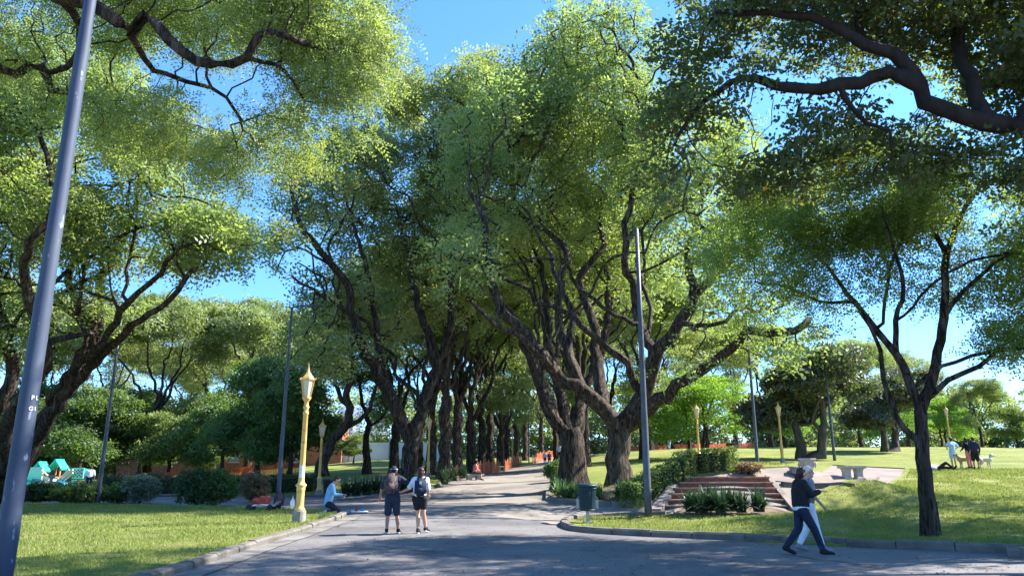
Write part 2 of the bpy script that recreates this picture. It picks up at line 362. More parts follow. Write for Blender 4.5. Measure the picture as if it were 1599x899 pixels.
def kerb(pts, wdt, hgt, drop=.05, seg=1.0, side=1):
    bm = bmesh.new(); line = smooth_line([(p[0], p[1], 0) for p in pts], .25)
    d = [0]
    for a, b in zip(line, line[1:]): d.append(d[-1]+np.linalg.norm(b-a))
    prev = None; rnd = random.Random(5)
    n = len(line); i = 0; k = 0
    while i < n-1:
        j = i
        while j < n-1 and d[j]-d[i] < seg: j += 1
        seg_pts = line[i:j+1]; jit = rnd.uniform(-.012, .012); lift = rnd.uniform(-.012, .012)
        rings = []
        for q, p in enumerate(seg_pts):
            a = seg_pts[max(q-1, 0)]; b = seg_pts[min(q+1, len(seg_pts)-1)]; t = b-a; t = t/(np.linalg.norm(t)+1e-9)
            sh = (.012 if q == 0 else -.012 if q == len(seg_pts)-1 else 0)
            p = p + t*sh; nn = np.array([-t[1], t[0], 0])*side
            z = gz(p[0], p[1])
            prof = [(-.0, -drop), (-.02, hgt-.04), (.02, hgt), (wdt-.03, hgt+.005), (wdt, hgt-.02), (wdt, -drop)]
            rings.append([bm.verts.new((p[0]+nn[0]*(u+jit), p[1]+nn[1]*(u+jit), z+v+lift)) for u, v in prof])
        for a, b in zip(rings, rings[1:]):
            for q in range(6): bm.faces.new((a[q], a[(q+1) % 6], b[(q+1) % 6], b[q]))
        bm.faces.new(rings[0][::-1]); bm.faces.new(rings[-1]); i = j
    bmesh.ops.recalc_face_normals(bm, faces=bm.faces)
    return bm
tag(bm_obj('long_kerb', kerb(LK[1:], .2, .15, side=1), M_kerb), 'chipped stone kerb along the left lawn', kind='structure')
tag(bm_obj('curved_kerb', kerb(RK + RB[:6], .2, .17, side=-1), M_kerb), 'stone kerb curving round the right lawn', kind='structure')
tag(bm_obj('bed_kerb', kerb(BED, .2, .2, side=-1), M_kerb), 'low stone kerb round the planting bed', kind='structure')
tag(bm_obj('back_kerb', kerb(LBACK[2:], .18, .13, seg=1.2, side=1), M_kerb), 'low kerb along the far side of the footpath', kind='structure')
# ------------------------------------------------------------------ trees
def colonise(nodes, parent, attr, step, dk, rng, wob=.3, up=.08, iters=220):
    cap = 30000
    P = np.zeros((cap, 3)); P[:len(nodes)] = nodes; par = list(parent); n = len(nodes)
    A = attr.copy(); best = np.full(len(A), 1e9); bi = np.zeros(len(A), int)
    def upd(i0, i1):
        nonlocal best, bi
        for s in range(i0, i1, 400):
            e = min(i1, s+400)
            D = ((A[:, None, :]-P[None, s:e, :])**2).sum(-1); k = D.argmin(1); d = D[np.arange(len(A)), k]
            m = d < best; best[m] = d[m]; bi[m] = k[m]+s
    upd(0, n)
    for _ in range(iters):
        keep = best > dk*dk
        A, best, bi = A[keep], best[keep], bi[keep]
        if len(A) == 0 or n > cap-2000: break
        d = A-P[bi]; d /= np.linalg.norm(d, axis=1)[:, None]
        u, inv = np.unique(bi, return_inverse=True)
        acc = np.zeros((len(u), 3)); np.add.at(acc, inv, d)
        acc /= np.linalg.norm(acc, axis=1)[:, None]+1e-9
        acc += rng.normal(0, wob, acc.shape); acc[:, 2] += up
        acc /= np.linalg.norm(acc, axis=1)[:, None]+1e-9
        new = P[u]+acc*step
        P[n:n+len(new)] = new; par += list(u); upd(n, n+len(new)); n += len(new)
    return P[:n].copy(), np.array(par)
def tubes(P, par, rad, base_z, minr, rng, flare=.6):
    n = len(P); ch = [[] for _ in range(n)]
    for i in range(n):
        if par[i] >= 0: ch[par[i]].append(i)
    V = []; Fc = []; off = 0; stack = [(i, -1) for i in range(n) if par[i] < 0]
    while stack:
        i, frm = stack.pop()
        chain = ([frm] if frm >= 0 else []) + [i]; cur = i
        while ch[cur]:
            c = sorted(ch[cur], key=lambda k: -rad[k])
            for k in c[1:]:
                if rad[k] >= minr: stack.append((k, cur))
            cur = c[0]
            if rad[cur] < minr: break
            chain.append(cur)
        if len(chain) < 2: continue
        p = P[chain]; r = rad[chain].copy()
        if frm >= 0: r[0] = min(r[0], r[1]*1.15)
        m = len(p); t = np.gradient(p, axis=0) if m > 1 else p*0; t /= np.linalg.norm(t, axis=1)[:, None]+1e-9
        mr = r.max(); ns = 14 if mr > .25 else 9 if mr > .1 else 5 if mr > .035 else 3
        ref = np.array([1., .1, .05]) if abs(t[:, 0]).mean() < .75 else np.array([.05, .1, 1.])
        a = ref[None, :]-t*(t@ref)[:, None]; a /= np.linalg.norm(a, axis=1)[:, None]+1e-9; b = np.cross(t, a)
        th = np.arange(ns)*2*math.pi/ns; rr = np.repeat(r[:, None], ns, 1)
        if mr > .12:
            h = p[:, 2]-base_z; ph = rng.uniform(0, 6)
            fl = 1+flare*np.exp(-np.maximum(h, 0)/.55)
            lob = 1+(.07+.14*np.exp(-np.maximum(h, 0)/1.2))[:, None]*np.sin(4*th[None, :]+ph+h[:, None]*.5) + .05*np.sin(7*th[None, :]+2*ph-h[:, None]*.8)
            rr = rr*fl[:, None]*lob*(1+rng.normal(0, .025, rr.shape))
        ring = p[:, None, :] + (a[:, None, :]*np.cos(th)[None, :, None] + b[:, None, :]*np.sin(th)[None, :, None])*rr[:, :, None]
        V.append(ring.reshape(-1, 3))
        i0 = off+np.arange(m-1)[:, None]*ns+np.arange(ns)[None, :]; i1 = off+np.arange(m-1)[:, None]*ns+((np.arange(ns)+1) % ns)[None, :]
        Fc.append(np.stack([i0, i1, i1+ns, i0+ns], -1).reshape(-1)); off += m*ns
    return np.concatenate(V), np.concatenate(Fc)
def leaves(cent, per, spread, size, aspect, rng, flatn=.5, frond=0, flen=5.0):
    """quads shaped as pointed leaves round the twig ends; frond>0 strings leaflets along short stalks"""
    c = np.repeat(cent, per, 0); n = len(c)
    v = rng.normal(0, 1, (n, 3)); v /= np.linalg.norm(v, axis=1)[:, None]
    cs = np.repeat(rng.uniform(.6, 1.35, len(cent)), per)
    v[:, 2] = np.where(v[:, 2] < -.25, -v[:, 2], v[:, 2])
    c = c + v*(rng.uniform(.25, 1, n)**.6*cs)[:, None]*np.array(spread)*1.75
    nrm = rng.normal(0, .75, (n, 3)) + np.repeat(rng.normal(0, .8, (len(cent), 3)), per, 0); nrm[:, 2] += flatn*3; nrm /= np.linalg.norm(nrm, axis=1)[:, None]
    d = rng.normal(0, 1, (n, 3)); d[:, 2] -= .35; d -= nrm*(d*nrm).sum(1)[:, None]; d /= np.linalg.norm(d, axis=1)[:, None]
    s = np.cross(nrm, d); sz = size*rng.uniform(.65, 1.35, n)
    if frond:
        k = frond; pos = np.linspace(.1, 1, k); L = sz*flen
        cc = c[:, None, :]+d[:, None, :]*(pos[None, :, None]*L[:, None, None]); cc[:, :, 2] -= (pos**2)[None, :]*L[:, None]*.3
        sg = np.where(np.arange(k) % 2 == 0, 1, -1)[None, :, None]
        dd = d[:, None, :]*.55+s[:, None, :]*sg*.85; dd = dd.reshape(-1, 3); nn = np.repeat(nrm, k, 0)+rng.normal(0, .25, (n*k, 3))
        c = cc.reshape(-1, 3); d = dd/np.linalg.norm(dd, axis=1)[:, None]; s = np.cross(nn, d); s /= np.linalg.norm(s, axis=1)[:, None]+1e-9
        sz = np.repeat(sz, k); n = n*k
    w = sz*aspect*.5
    v = np.empty((n, 4, 3)); v[:, 0] = c; v[:, 2] = c+d*sz[:, None]
    mid = c+d*(sz*.45)[:, None]; v[:, 1] = mid+s*w[:, None]; v[:, 3] = mid-s*w[:, None]
    return v.reshape(-1, 3), np.arange(n*4)
def sample_blobs(blobs, n, rng, gap=.0, gscale=.25, shell=.0):
    """points filled through ellipsoids (centre, radii), thinned by a slow noise so that gaps open"""
    vol = np.array([b[1][0]*b[1][1]*b[1][2]*(b[2] if len(b) > 2 else 1) for b in blobs]); cum = vol/vol.sum(); out = []
    sd_ = Vector(rng.uniform(-50, 50, 3))
    tries = 0
    while len(out) < n and tries < n*12:
        tries += 1
        b = blobs[rng.choice(len(blobs), p=cum)]
        v = rng.normal(0, 1, 3); v /= np.linalg.norm(v); r = rng.uniform(shell**3, 1)**(1/3)
        p = np.array(b[0])+v*r*np.array(b[1])
        if noise.noise(Vector(p)*gscale+sd_) < gap: continue
        out.append(p)
    return np.array(out)
def make_tree(name, base, limbs, blobs, n_attr, leaf, bark=M_bark, seed=1, step=.5, dk=.75, wob=.42, up=.06, gap=-.15, gscale=.25, minr=.012, tip=.022,
              flare=.4, expo=2.25, shell=0, origin=None, jit=.14, subs=0, sublen=11):
    """limbs: lists of (x,y,z) world points with start and end radius; leaf: dict(mat, per, spread, size, aspect, frond)"""
    rng = np.random.default_rng(seed); nodes = []; par = []; rg = []
    limbs = list(limbs)
    cen = np.mean([b_[0] for b_ in blobs], axis=0)
    for q_ in range(subs):                       # winding secondary limbs leaving the main ones
        Lp, ra, rb = limbs[1+int(rng.integers(0, max(1, len(limbs)-1)))]; Lp = [np.array(x) for x in Lp]
        if len(Lp) < 2: continue
        k = int(rng.integers(0, len(Lp)-1)); f = rng.uniform(.2, .9); s0 = Lp[k]*(1-f)+Lp[k+1]*f; rr = (ra+(rb-ra)*(k+f)/(len(Lp)-1))
        if rr < .06: continue
        tgt = blobs[int(rng.integers(0, len(blobs)))]; e = np.array(tgt[0])+rng.normal(0, .35, 3)*np.array(tgt[1]); v = e-s0; D = np.linalg.norm(v)
        if D < 2 or D > sublen or v[2] < -1: continue
        m = max(3, int(D/1.1)); pts_ = [tuple(s0)]
        for j in range(1, m+1):
            t = j/m; w0 = rng.normal(0, .34, 3)*min(1, D/6)*(1 if j < m else .3); lift = np.array([0, 0, D*.13*math.sin(t*math.pi)]); pts_.append(tuple(s0+v*t+w0+lift))
        limbs.append((pts_, rr*rng.uniform(.42, .62), .04))
    for pts, r0, r1 in limbs:
        line = smooth_line(pts, step)
        if nodes:
            d = ((np.array(nodes)-line[0])**2).sum(1); k = int(d.argmin())
        else: k = -1
        m = len(line); prev = k
        for i, p in enumerate(line):
            if i == 0 and k >= 0: continue
            nodes.append(p + (rng.normal(0, 1, 3)*step*jit if 0 < i < m-1 else 0)); par.append(prev); prev = len(nodes)-1
            rg.append(r0+(r1-r0)*i/max(1, m-1))
    nseed = len(nodes)
    A = sample_blobs(blobs, n_attr, rng, gap, gscale, shell)
    P, par = colonise(np.array(nodes), par, A, step, dk, rng, wob, up)
    n = len(P); rad = np.zeros(n); acc = np.zeros(n); nch = np.bincount(par[par >= 0], minlength=n)
    for i in range(n-1, -1, -1):
        r = tip if acc[i] == 0 else acc[i]**(1/expo)
        if i < nseed: r = max(rg[i], min(r, rg[i]*1.1))
        rad[i] = r
        if par[i] >= 0: acc[par[i]] += r**expo
    # never thicker than the parent
    for i in range(n):
        if par[i] >= 0 and rad[i] > rad[par[i]]: rad[i] = rad[par[i]]
    org = np.array(base if origin is None else origin, float)
    root = empty(name, org)
    V, Fc = tubes(P, par, rad, base[2], minr, rng, flare)
    link('trunk', np_mesh('trunk', V-org, Fc, 4), bark, root, True)
    tips = np.nonzero(nch == 0)[0]; tips = tips[tips >= nseed]
    cent = np.concatenate([P[tips], A + rng.normal(0, .1, A.shape)])
    V, Fc = leaves(cent, leaf['per'], leaf['spread'], leaf['size'], leaf.get('aspect', .45), rng, leaf.get('flatn', .35), leaf.get('frond', 0), leaf.get('flen', 5.0))
    link('crown', np_mesh('crown', V-org, Fc, 4), leaf['mat'], root)
    return root
def LM(Y, pts, r0, r1):
    return ([tuple(at(p[0], p[1], Y+(p[2] if len(p) > 2 else 0))) for p in pts], r0, r1)
def BL(px, py, Y, rx, ry=None, dep=None, wgt=1):
    """a lump of crown: pixel centre, distance, pixel half width and half height, half depth in metres"""
    ry = ry or rx; k = Y/FPX; dep = dep or rx*k
    return (tuple(at(px, py, Y)), (rx*k, dep, ry*k), wgt)
# ------------------------------------------------------------------ the trees
LT = lambda per=55, size=.13, m=M_tipa, sp=(.5, .5, .13), **k: dict(mat=m, per=per, spread=sp, size=size, **k)
# main tree beside the steps
b = on(963, 776, 36)
tA = make_tree('tipa_tree', b, [
    LM(36, [(963, 782), (964, 740), (968, 700), (968, 668)], .52, .47),
    LM(36, [(966, 672), (925, 622, -.5), (872, 582, -1), (822, 525, -2), (776, 472, -3), (765, 400, -3.5), (755, 342, -4), (733, 300, -4)], .40, .10),
    LM(36, [(905, 608, -.7), (890, 560, 0), (872, 500, 1), (878, 430, 1), (887, 392, 1), (850, 360, 1), (812, 332, 0), (790, 270, 0)], .27, .08),
    LM(36, [(962, 665), (943, 620, 1), (930, 560, 2), (925, 500, 2.5), (905, 440, 3), (940, 380, 3), (930, 300, 4)], .34, .09),
    LM(36, [(975, 665), (1010, 602, -1), (1030, 545, -2), (1066, 500, -2.5), (1086, 460, -3), (1112, 432, -3), (1128, 398, -3), (1142, 360, -4), (1150, 310, -4)], .40, .09),
    LM(36, [(1085, 462, -3), (1073, 400, -2), (1092, 350, -2), (1094, 290, -2)], .22, .08),
    LM(36, [(1025, 560, -2), (1000, 505, -1), (985, 440, -1), (975, 380, -2), (1000, 250, -2)], .26, .08),
    LM(36, [(985, 668), (1030, 622, -2), (1070, 592, -3), (1110, 567, -4), (1143, 542, -5), (1168, 519, -6), (1200, 521, -6.5), (1235, 512, -7), (1262, 500, -8)], .34, .13),
    LM(36, [(870, 582, -1), (835, 545, -3), (800, 520, -4), (765, 500, -6), (735, 470, -7)], .18, .07),
    LM(36, [(1060, 505, -2.4), (1090, 510, -5), (1130, 500, -6), (1165, 480, -6)], .15, .07),
    ], [BL(930, 95, 36, 105, 75, 4.5), BL(1010, 140, 35, 90, 80, 4), BL(850, 160, 36, 100, 70, 4.5), BL(770, 205, 34, 80, 65, 4.5), BL(925, 235, 37.5, 130, 90, 5.5),
        BL(1060, 250, 34, 110, 90, 5), BL(1120, 380, 32, 70, 80, 4), BL(1160, 470, 32, 70, 55, 3, .6), BL(1220, 530, 29, 60, 40, 2.5), BL(760, 310, 36, 80, 70, 4),
        BL(860, 330, 40, 90, 70, 4, .6), BL(980, 350, 40, 90, 70, 4, .6), BL(715, 420, 33, 60, 70, 3, .5), BL(1090, 560, 31, 60, 30, 3, .3)],
    2400, LT(6, .20, aspect=.5, frond=6, flen=3, sp=(.66, .66, .15)), seed=3, subs=34, tip=.034, expo=2.35, gap=.04, gscale=.42, bark=M_bark_pale)
tag(tA, 'huge spreading tree with a pale thick trunk beside the steps', 'tree', 'tipa trees lining the central walk')
b = on(895, 763, 41)
tB = make_tree('tipa_tree', b, [
    LM(41, [(895, 770), (893, 730), (890, 690), (888, 670)], .62, .54),
    LM(41, [(886, 688), (856, 630, 0), (832, 565, 0), (803, 500, -1), (762, 440, -1), (750, 370, -2)], .38, .09),
    LM(41, [(888, 680), (872, 605, 1), (856, 525, 2), (850, 440, 3), (828, 370, 3)], .36, .09),
    LM(41, [(892, 680), (915, 612, 1), (940, 540, 2), (952, 470, 3), (940, 380, 4)], .36, .09),
    LM(41, [(884, 700), (868, 640, 3), (845, 570, 5), (835, 490, 6)], .26, .08)],
    [BL(850, 200, 44, 120, 90, 6), BL(740, 200, 46, 80, 80, 4), BL(950, 280, 44, 110, 90, 6), BL(790, 340, 45, 110, 90, 4, .6), BL(880, 430, 47, 100, 60, 3, .3), BL(700, 330, 45, 60, 90, 4, .8),
     BL(1010, 430, 45, 80, 70, 4, .6)],
    1500, LT(6, .22, aspect=.5, frond=6, flen=3, sp=(.7, .7, .16)), seed=5, subs=26, tip=.038, expo=2.35, gap=-.02, gscale=.36)
tag(tB, 'massive dark fluted trunk behind the green litter bin', 'tree', 'tipa trees lining the central walk')
b = on(637, 752, 46)
tC = make_tree('tipa_tree', b, [
    LM(46, [(637, 765), (638, 720), (642, 690), (643, 668)], .5, .44),
    LM(46, [(640, 680), (602, 605, -1), (568, 545, -2), (548, 485, -3), (541, 440, -3), (507, 402, -4), (470, 352, -5), (455, 300, -5)], .42, .1),
    LM(46, [(602, 605, -1), (590, 530, 0), (580, 450, 0), (560, 380, 0), (540, 310, 0)], .25, .08),
    LM(46, [(645, 680), (668, 605, 1), (682, 560, 1), (655, 480, 1), (640, 410, 1), (620, 330, 1)], .38, .08),
    LM(46, [(672, 600, 1), (700, 520, 1), (706, 430, 0), (700, 350, 0), (690, 270, -1)], .28, .08),
    LM(46, [(548, 490, -3), (520, 470, -5), (485, 450, -6), (455, 430, -7)], .14, .06)],
    [BL(480, 300, 41, 70, 50, 4), BL(455, 385, 41, 45, 45, 3, .8), BL(560, 260, 46, 90, 60, 4), BL(650, 210, 47, 90, 75, 4), BL(600, 370, 50, 100, 80, 3.5, .7), BL(520, 470, 46, 70, 70, 3, .7),
     BL(700, 320, 50, 70, 90, 4), BL(590, 500, 50, 80, 50, 3, .5), BL(650, 160, 47, 60, 40, 4), BL(740, 150, 47, 70, 50, 5), BL(690, 450, 51, 60, 70, 3, .5), BL(480, 545, 42, 50, 45, 3, .6), BL(540, 560, 44, 50, 35, 3, .5)],
    2300, LT(6, .22, M_tipa2, aspect=.5, frond=6, flen=3, sp=(.7, .7, .16)), seed=8, subs=34, tip=.038, expo=2.35, gap=-.02, gscale=.36)
tag(tC, 'forked dark tree rising behind the backpack couple', 'tree', 'tipa trees lining the central walk')
# big tree at left, limbs spreading from behind the near pole
b = on(2, 785, 34)
tL = make_tree('tipa_tree', b, [
    LM(34, [(2, 792), (20, 740, 0), (48, 690, -.5)], .52, .46),
    LM(34, [(38, 705), (80, 650, -1), (110, 612, -1.5), (152, 565, -2.5), (205, 512, -4), (262, 468, -5), (300, 422, -6)], .30, .08),
    LM(34, [(50, 688), (92, 608, -1), (135, 560, -3), (170, 520, -4), (205, 470, -5), (262, 410, -6), (300, 380, -7)], .25, .07),
    LM(34, [(100, 610, -2), (150, 520, -1), (155, 440, -1), (195, 370, -2), (215, 300, -3), (225, 240, -4)], .28, .08),
    LM(34, [(30, 770), (5, 690, -3), (40, 620, -5), (70, 560, -6), (52, 500, -7), (40, 430, -8), (48, 380, -9), (85, 300, -9), (60, 200, -9)], .34, .08),
    LM(34, [(15, 775), (-30, 680, -3), (20, 600, -4), (5, 500, -5), (-30, 420, -6), (-20, 300, -6)], .36, .1),
    LM(34, [(5, 690, -3), (-60, 600, -5), (-90, 500, -6), (-120, 380, -6)], .3, .1),
    LM(34, [(150, 525, -2), (110, 450, -3), (120, 370, -5), (100, 250, -6)], .2, .07)],
    [BL(345, 370, 28, 55, 45, 3), BL(300, 330, 28, 70, 50, 3), BL(250, 300, 28, 70, 50, 4, .7), BL(180, 380, 30, 90, 60, 4, .55), BL(70, 320, 27, 90, 90, 5, .5), BL(-60, 320, 28, 90, 140, 5),
     BL(150, 470, 31, 90, 50, 4, .4), BL(0, 180, 26, 110, 90, 5), BL(160, 180, 27, 100, 90, 5, .8), BL(290, 400, 29, 60, 25, 3, .7), BL(20, 520, 30, 70, 50, 4, .3), BL(-110, 480, 30, 70, 90, 5)],
    2300, LT(8, .17, M_tipa, (.54, .54, .12), aspect=.5, frond=7, flen=3.2), seed=11, subs=34, tip=.03, expo=2.35, gap=-.0, gscale=.42)
tag(tL, 'broad tree at far left with thick leaning limbs behind the near pole', 'tree')
# branch and canopy overhead at top left, from a tree standing outside the view
tN = make_tree('tipa_tree', on(-560, 800, 14), [
    ([tuple(on(-560, 800, 14)), tuple(at(-520, 500, 14)), tuple(at(-420, 300, 14))], .5, .42),
    ([tuple(at(-420, 300, 14)), tuple(at(-250, 60, 14)), tuple(at(-60, -40, 14)), tuple(at(90, -8, 14)), tuple(at(160, 14, 14)), tuple(at(200, 50, 14)), tuple(at(228, 28, 14)), tuple(at(262, 60, 14)),
      tuple(at(305, 94, 14)), tuple(at(360, 102, 14)), tuple(at(386, 88, 14)), tuple(at(402, 52, 14)), tuple(at(470, 66, 14)), tuple(at(540, 82, 15))], .30, .05),
    ([tuple(at(-420, 300, 14)), tuple(at(-200, 180, 15)), tuple(at(-60, 100, 16)), tuple(at(20, 112, 16)), tuple(at(65, 105, 16)), tuple(at(80, 140, 16)), tuple(at(115, 146, 16)), tuple(at(180, 170, 17)), tuple(at(250, 180, 17))], .2, .05),
    ([tuple(at(100, -6, 14)), tuple(at(125, 60, 15)), tuple(at(100, 110, 16)), tuple(at(60, 104, 16))], .1, .06),
    ([tuple(at(386, 88, 14)), tuple(at(440, 110, 15)), tuple(at(470, 150, 15))], .06, .03),
    ([tuple(at(200, 50, 14)), tuple(at(240, 110, 15)), tuple(at(330, 140, 16)), tuple(at(380, 190, 16))], .08, .03)],
    [BL(520, 30, 15, 100, 70, 2.2), BL(570, 90, 15, 60, 60, 2), BL(440, 0, 15, 110, 60, 2.5), BL(300, 0, 16, 120, 80, 2.5), BL(130, -20, 16, 130, 80, 2.5), BL(-80, 20, 16, 130, 120, 3),
     BL(330, 190, 17, 90, 70, 2), BL(430, 200, 17, 80, 55, 2), BL(220, 210, 17, 80, 60, 2, .8), BL(80, 150, 17, 80, 60, 2, .6), BL(530, 170, 16, 60, 50, 2), BL(345, 265, 17, 60, 40, 1.5), BL(420, 110, 16, 110, 50, 2.2, .8)],
    1900, LT(12, .075, M_tipa, (.32, .32, .075), frond=9, aspect=.45), seed=21, step=.3, dk=.42, gap=-.06, gscale=.55, minr=.005, tip=.011)
tag(tN, 'tree at upper left whose twisting bough and feathery leaves hang in from outside', 'tree')
# dark broad-leaved tree overhead at right
tO = make_tree('oak_tree', on(1985, 850, 12), [
    ([tuple(on(1985, 850, 12)), tuple(at(1960, 500, 12)), tuple(at(1900, 300, 12))], .42, .34),
    ([tuple(at(1900, 300, 12)), tuple(at(1760, 215, 12)), tuple(at(1600, 198, 11.5)), tuple(at(1540, 192, 11.5)), tuple(at(1480, 172, 11.5)), tuple(at(1445, 155, 11.5)), tuple(at(1425, 110, 11.5)), tuple(at(1400, 82, 11.5)), tuple(at(1350, 72, 11.5)),
      tuple(at(1300, 40, 11.5)), tuple(at(1200, 20, 11.5)), tuple(at(1120, 20, 12))], .26, .04),
    ([tuple(at(1430, 130, 11.5)), tuple(at(1385, 112, 11.5)), tuple(at(1345, 128, 11.5)), tuple(at(1310, 135, 11.5)), tuple(at(1280, 142, 11.5)), tuple(at(1210, 132, 11.5)), tuple(at(1160, 122, 12)), tuple(at(1100, 160, 12)), tuple(at(1060, 210, 12))], .14, .03),
    ([tuple(at(1400, 82, 11.5)), tuple(at(1345, 60, 12)), tuple(at(1330, 0, 12)), tuple(at(1280, -60, 12))], .10, .03),
    ([tuple(at(1310, 135, 11.5)), tuple(at(1330, 170, 11.5)), tuple(at(1350, 190, 11.5)), tuple(at(1388, 205, 11.5)), tuple(at(1392, 250, 11.5))], .06, .02),
    ([tuple(at(1540, 192, 11.5)), tuple(at(1500, 80, 12)), tuple(at(1480, 0, 13)), tuple(at(1440, -100, 13))], .14, .05),
    ([tuple(at(1600, 198, 11.5)), tuple(at(1640, 80, 12)), tuple(at(1600, -80, 12))], .18, .08)],
    [BL(1080, 70, 12, 70, 60, 1.3), BL(1180, 30, 12, 90, 60, 1.6), BL(1300, 0, 12, 110, 70, 1.8), BL(1450, 10, 12, 130, 80, 2), BL(1600, 60, 12, 100, 110, 2), BL(1060, 180, 12.5, 60, 70, 1.2), BL(1160, 170, 12.5, 70, 60, 1.3, .8),
     BL(1290, 210, 12.5, 90, 50, 1.3, .6), BL(1420, 240, 12.5, 90, 50, 1.3, .6), BL(1550, 260, 12.5, 80, 60, 1.4, .8), BL(1100, 280, 13, 70, 50, 1.2, .8), BL(1700, 150, 12, 90, 160, 2.4), BL(1590, 340, 12.5, 50, 50, 1, .7), BL(1040, 300, 13, 45, 60, 1, .6), BL(1190, 260, 13, 80, 50, 1.2, .7), BL(1290, 290, 13, 90, 40, 1.2, .5),
     BL(1450, -160, 13, 260, 120, 4, .45), BL(1800, 0, 13, 160, 160, 4, .6), ((9, 15.5, 13), (5, 4, 2), .2)],  # crown lumps beyond the frame, added to shade the bough and the road
    4000, LT(27, .10, M_oak, (.18, .18, .08), aspect=.62, flatn=.25), seed=31, jit=.1, step=.22, dk=.32, gap=-.1, gscale=.7, minr=.004, tip=.008, wob=.38, bark=M_bark_dark)
tag(tO, 'dark broad-leaved tree at upper right whose heavy bough reaches in from outside', 'tree')
# feathery tree on the right lawn
b = on(1455, 841, 17.3)
tJ = make_tree('jacaranda_tree', b, [
    LM(17.3, [(1455, 846), (1450, 790), (1443, 740), (1440, 690), (1437, 640)], .145, .125),
    LM(17.3, [(1440, 692), (1412, 668), (1392, 630), (1378, 580), (1370, 530, .3), (1345, 490, .5)], .085, .04),
    LM(17.3, [(1437, 642), (1418, 590), (1400, 552, .3), (1368, 515, .5), (1335, 472, .8), (1305, 432, 1), (1275, 400, 1.2)], .11, .04),
    LM(17.3, [(1402, 555, .3), (1398, 500, -.3), (1412, 450, -.5), (1400, 400, -.6), (1380, 340, -.8)], .075, .03),
    LM(17.3, [(1437, 640), (1456, 590), (1468, 530, 0), (1476, 460, 0), (1478, 400, 0), (1500, 340, 0), (1530, 290, 0)], .13, .04),
    LM(17.3, [(1478, 400), (1450, 340, .5), (1420, 280, .8), (1390, 240, 1)], .07, .03),
    LM(17.3, [(1447, 630), (1480, 592, -.5), (1530, 572, -.8), (1590, 520, -1), (1640, 500, -1)], .075, .03),
    LM(17.3, [(1472, 490), (1520, 440, -.5), (1570, 400, -.8), (1620, 380, -1)], .06, .03),
    LM(17.3, [(1335, 472, .8), (1280, 470, 1.5), (1230, 450, 2), (1180, 440, 2.5)], .05, .025)],
    [BL(1290, 350, 18, 90, 60, 1.6), BL(1210, 380, 19, 70, 60, 1.4), BL(1390, 320, 17.5, 90, 60, 1.8, .9), BL(1490, 290, 17.3, 90, 50, 1.8, .9), BL(1580, 440, 16.5, 60, 50, 1.3, 1.2), BL(1575, 530, 16.5, 60, 42, 1.2, 1.8), BL(1500, 470, 17, 50, 40, 1, .6),
     BL(1280, 440, 18, 90, 45, 1.6, .7), BL(1200, 480, 19, 60, 40, 1.2, .8), BL(1340, 250, 18, 110, 50, 2, .8), BL(1650, 400, 16.5, 70, 110, 1.8), BL(1180, 300, 19, 60, 60, 1.4, .7), BL(1400, 480, 17.5, 60, 35, 1.2, .3), BL(1250, 530, 18.5, 50, 25, 1, .4), BL(1320, 300, 19.5, 170, 80, 2, .5), BL(1450, 400, 18, 120, 90, 1.6, .35), BL(1150, 400, 19.5, 60, 80, 1.5, .5)],
    2900, LT(6, .078, M_jaca, (.30, .30, .05), frond=9, aspect=.45), seed=41, subs=16, sublen=5, jit=.06, step=.25, dk=.36, gap=.0, gscale=.75, minr=.004, tip=.005, bark=M_bark_pale, flare=.5)
tag(tJ, 'slender feathery tree standing near the kerb on the right lawn', 'tree')

# trees built once and copied
def vase(h, spread, r0, seed, leaf, n, bark=M_bark, gap=-.1, fork=.28, nl=6, lean=0, low=.42, name='tipa_tree'):
    rnd = random.Random(seed); limbs = []; f = h*fork
    limbs.append(([(0, 0, -.3), (lean*.3, 0, f*.5), (lean*.6, .1, f)], r0, r0*.85))
    blobs = []
    for k in range(nl):
        a = 2*math.pi*(k+rnd.random()*.6)/nl; q = spread*(.45+.5*rnd.random()); hh = h*rnd.uniform(.68, .88)
        pts = [(lean*.6, .1, f*.95)]
        for j in range(1, 5):
            t = j/4; rr = q*t**1.25
            pts.append((lean*.6+math.cos(a)*rr+rnd.uniform(-.6, .6), math.sin(a)*rr+rnd.uniform(-.6, .6), f+(hh-f)*t**.85))
        limbs.append((pts, r0*.5, r0*.12))
        blobs.append(((pts[-1][0], pts[-1][1], pts[-1][2]), (spread*.42, spread*.42, h*.13), 1))
        if rnd.random() < .6: blobs.append(((pts[-2][0]*1.3, pts[-2][1]*1.3, h*rnd.uniform(low, .62)), (spread*.3, spread*.3, h*.09), .8))
    blobs.append(((0, 0, h*.88), (spread*.55, spread*.55, h*.12), 1))
    return make_tree(name, (0, 0, 0), limbs, blobs, n, leaf, bark, seed, .55, .85, .35, .05, gap, .22, .02, .02)
def place(proto, first, p, rz, s, label, group=None, cat='tree'):
    o = proto if first else copy_tree(proto)
    o.location = p; o.rotation_euler = (0, 0, rz); o.scale = (s, s, s*1.0)
    tag(o, label, cat, group)
    if group is None and 'group' in o: del o['group']
    return o
GA = 'tipa trees lining the central walk'
v1 = vase(21, 7.5, .42, 51, LT(26, .26, M_tipa, (.6, .6, .16)), 1150)
v2 = vase(20, 7.0, .4, 52, LT(26, .26, M_tipa2, (.6, .6, .16)), 1100, nl=5, fork=.22)
v4 = vase(16, 6.5, .35, 54, LT(30, .2, M_tipa, (.4, .4, .2)), 480, gap=.2)  # gappy crown shaped to dapple the road from out of view
v3 = vase(19, 7.5, .38, 53, LT(38, .29, M_far, (.65, .65, .34)), 1100, nl=5, fork=.32, low=.3)
rnd = random.Random(77); used = set()
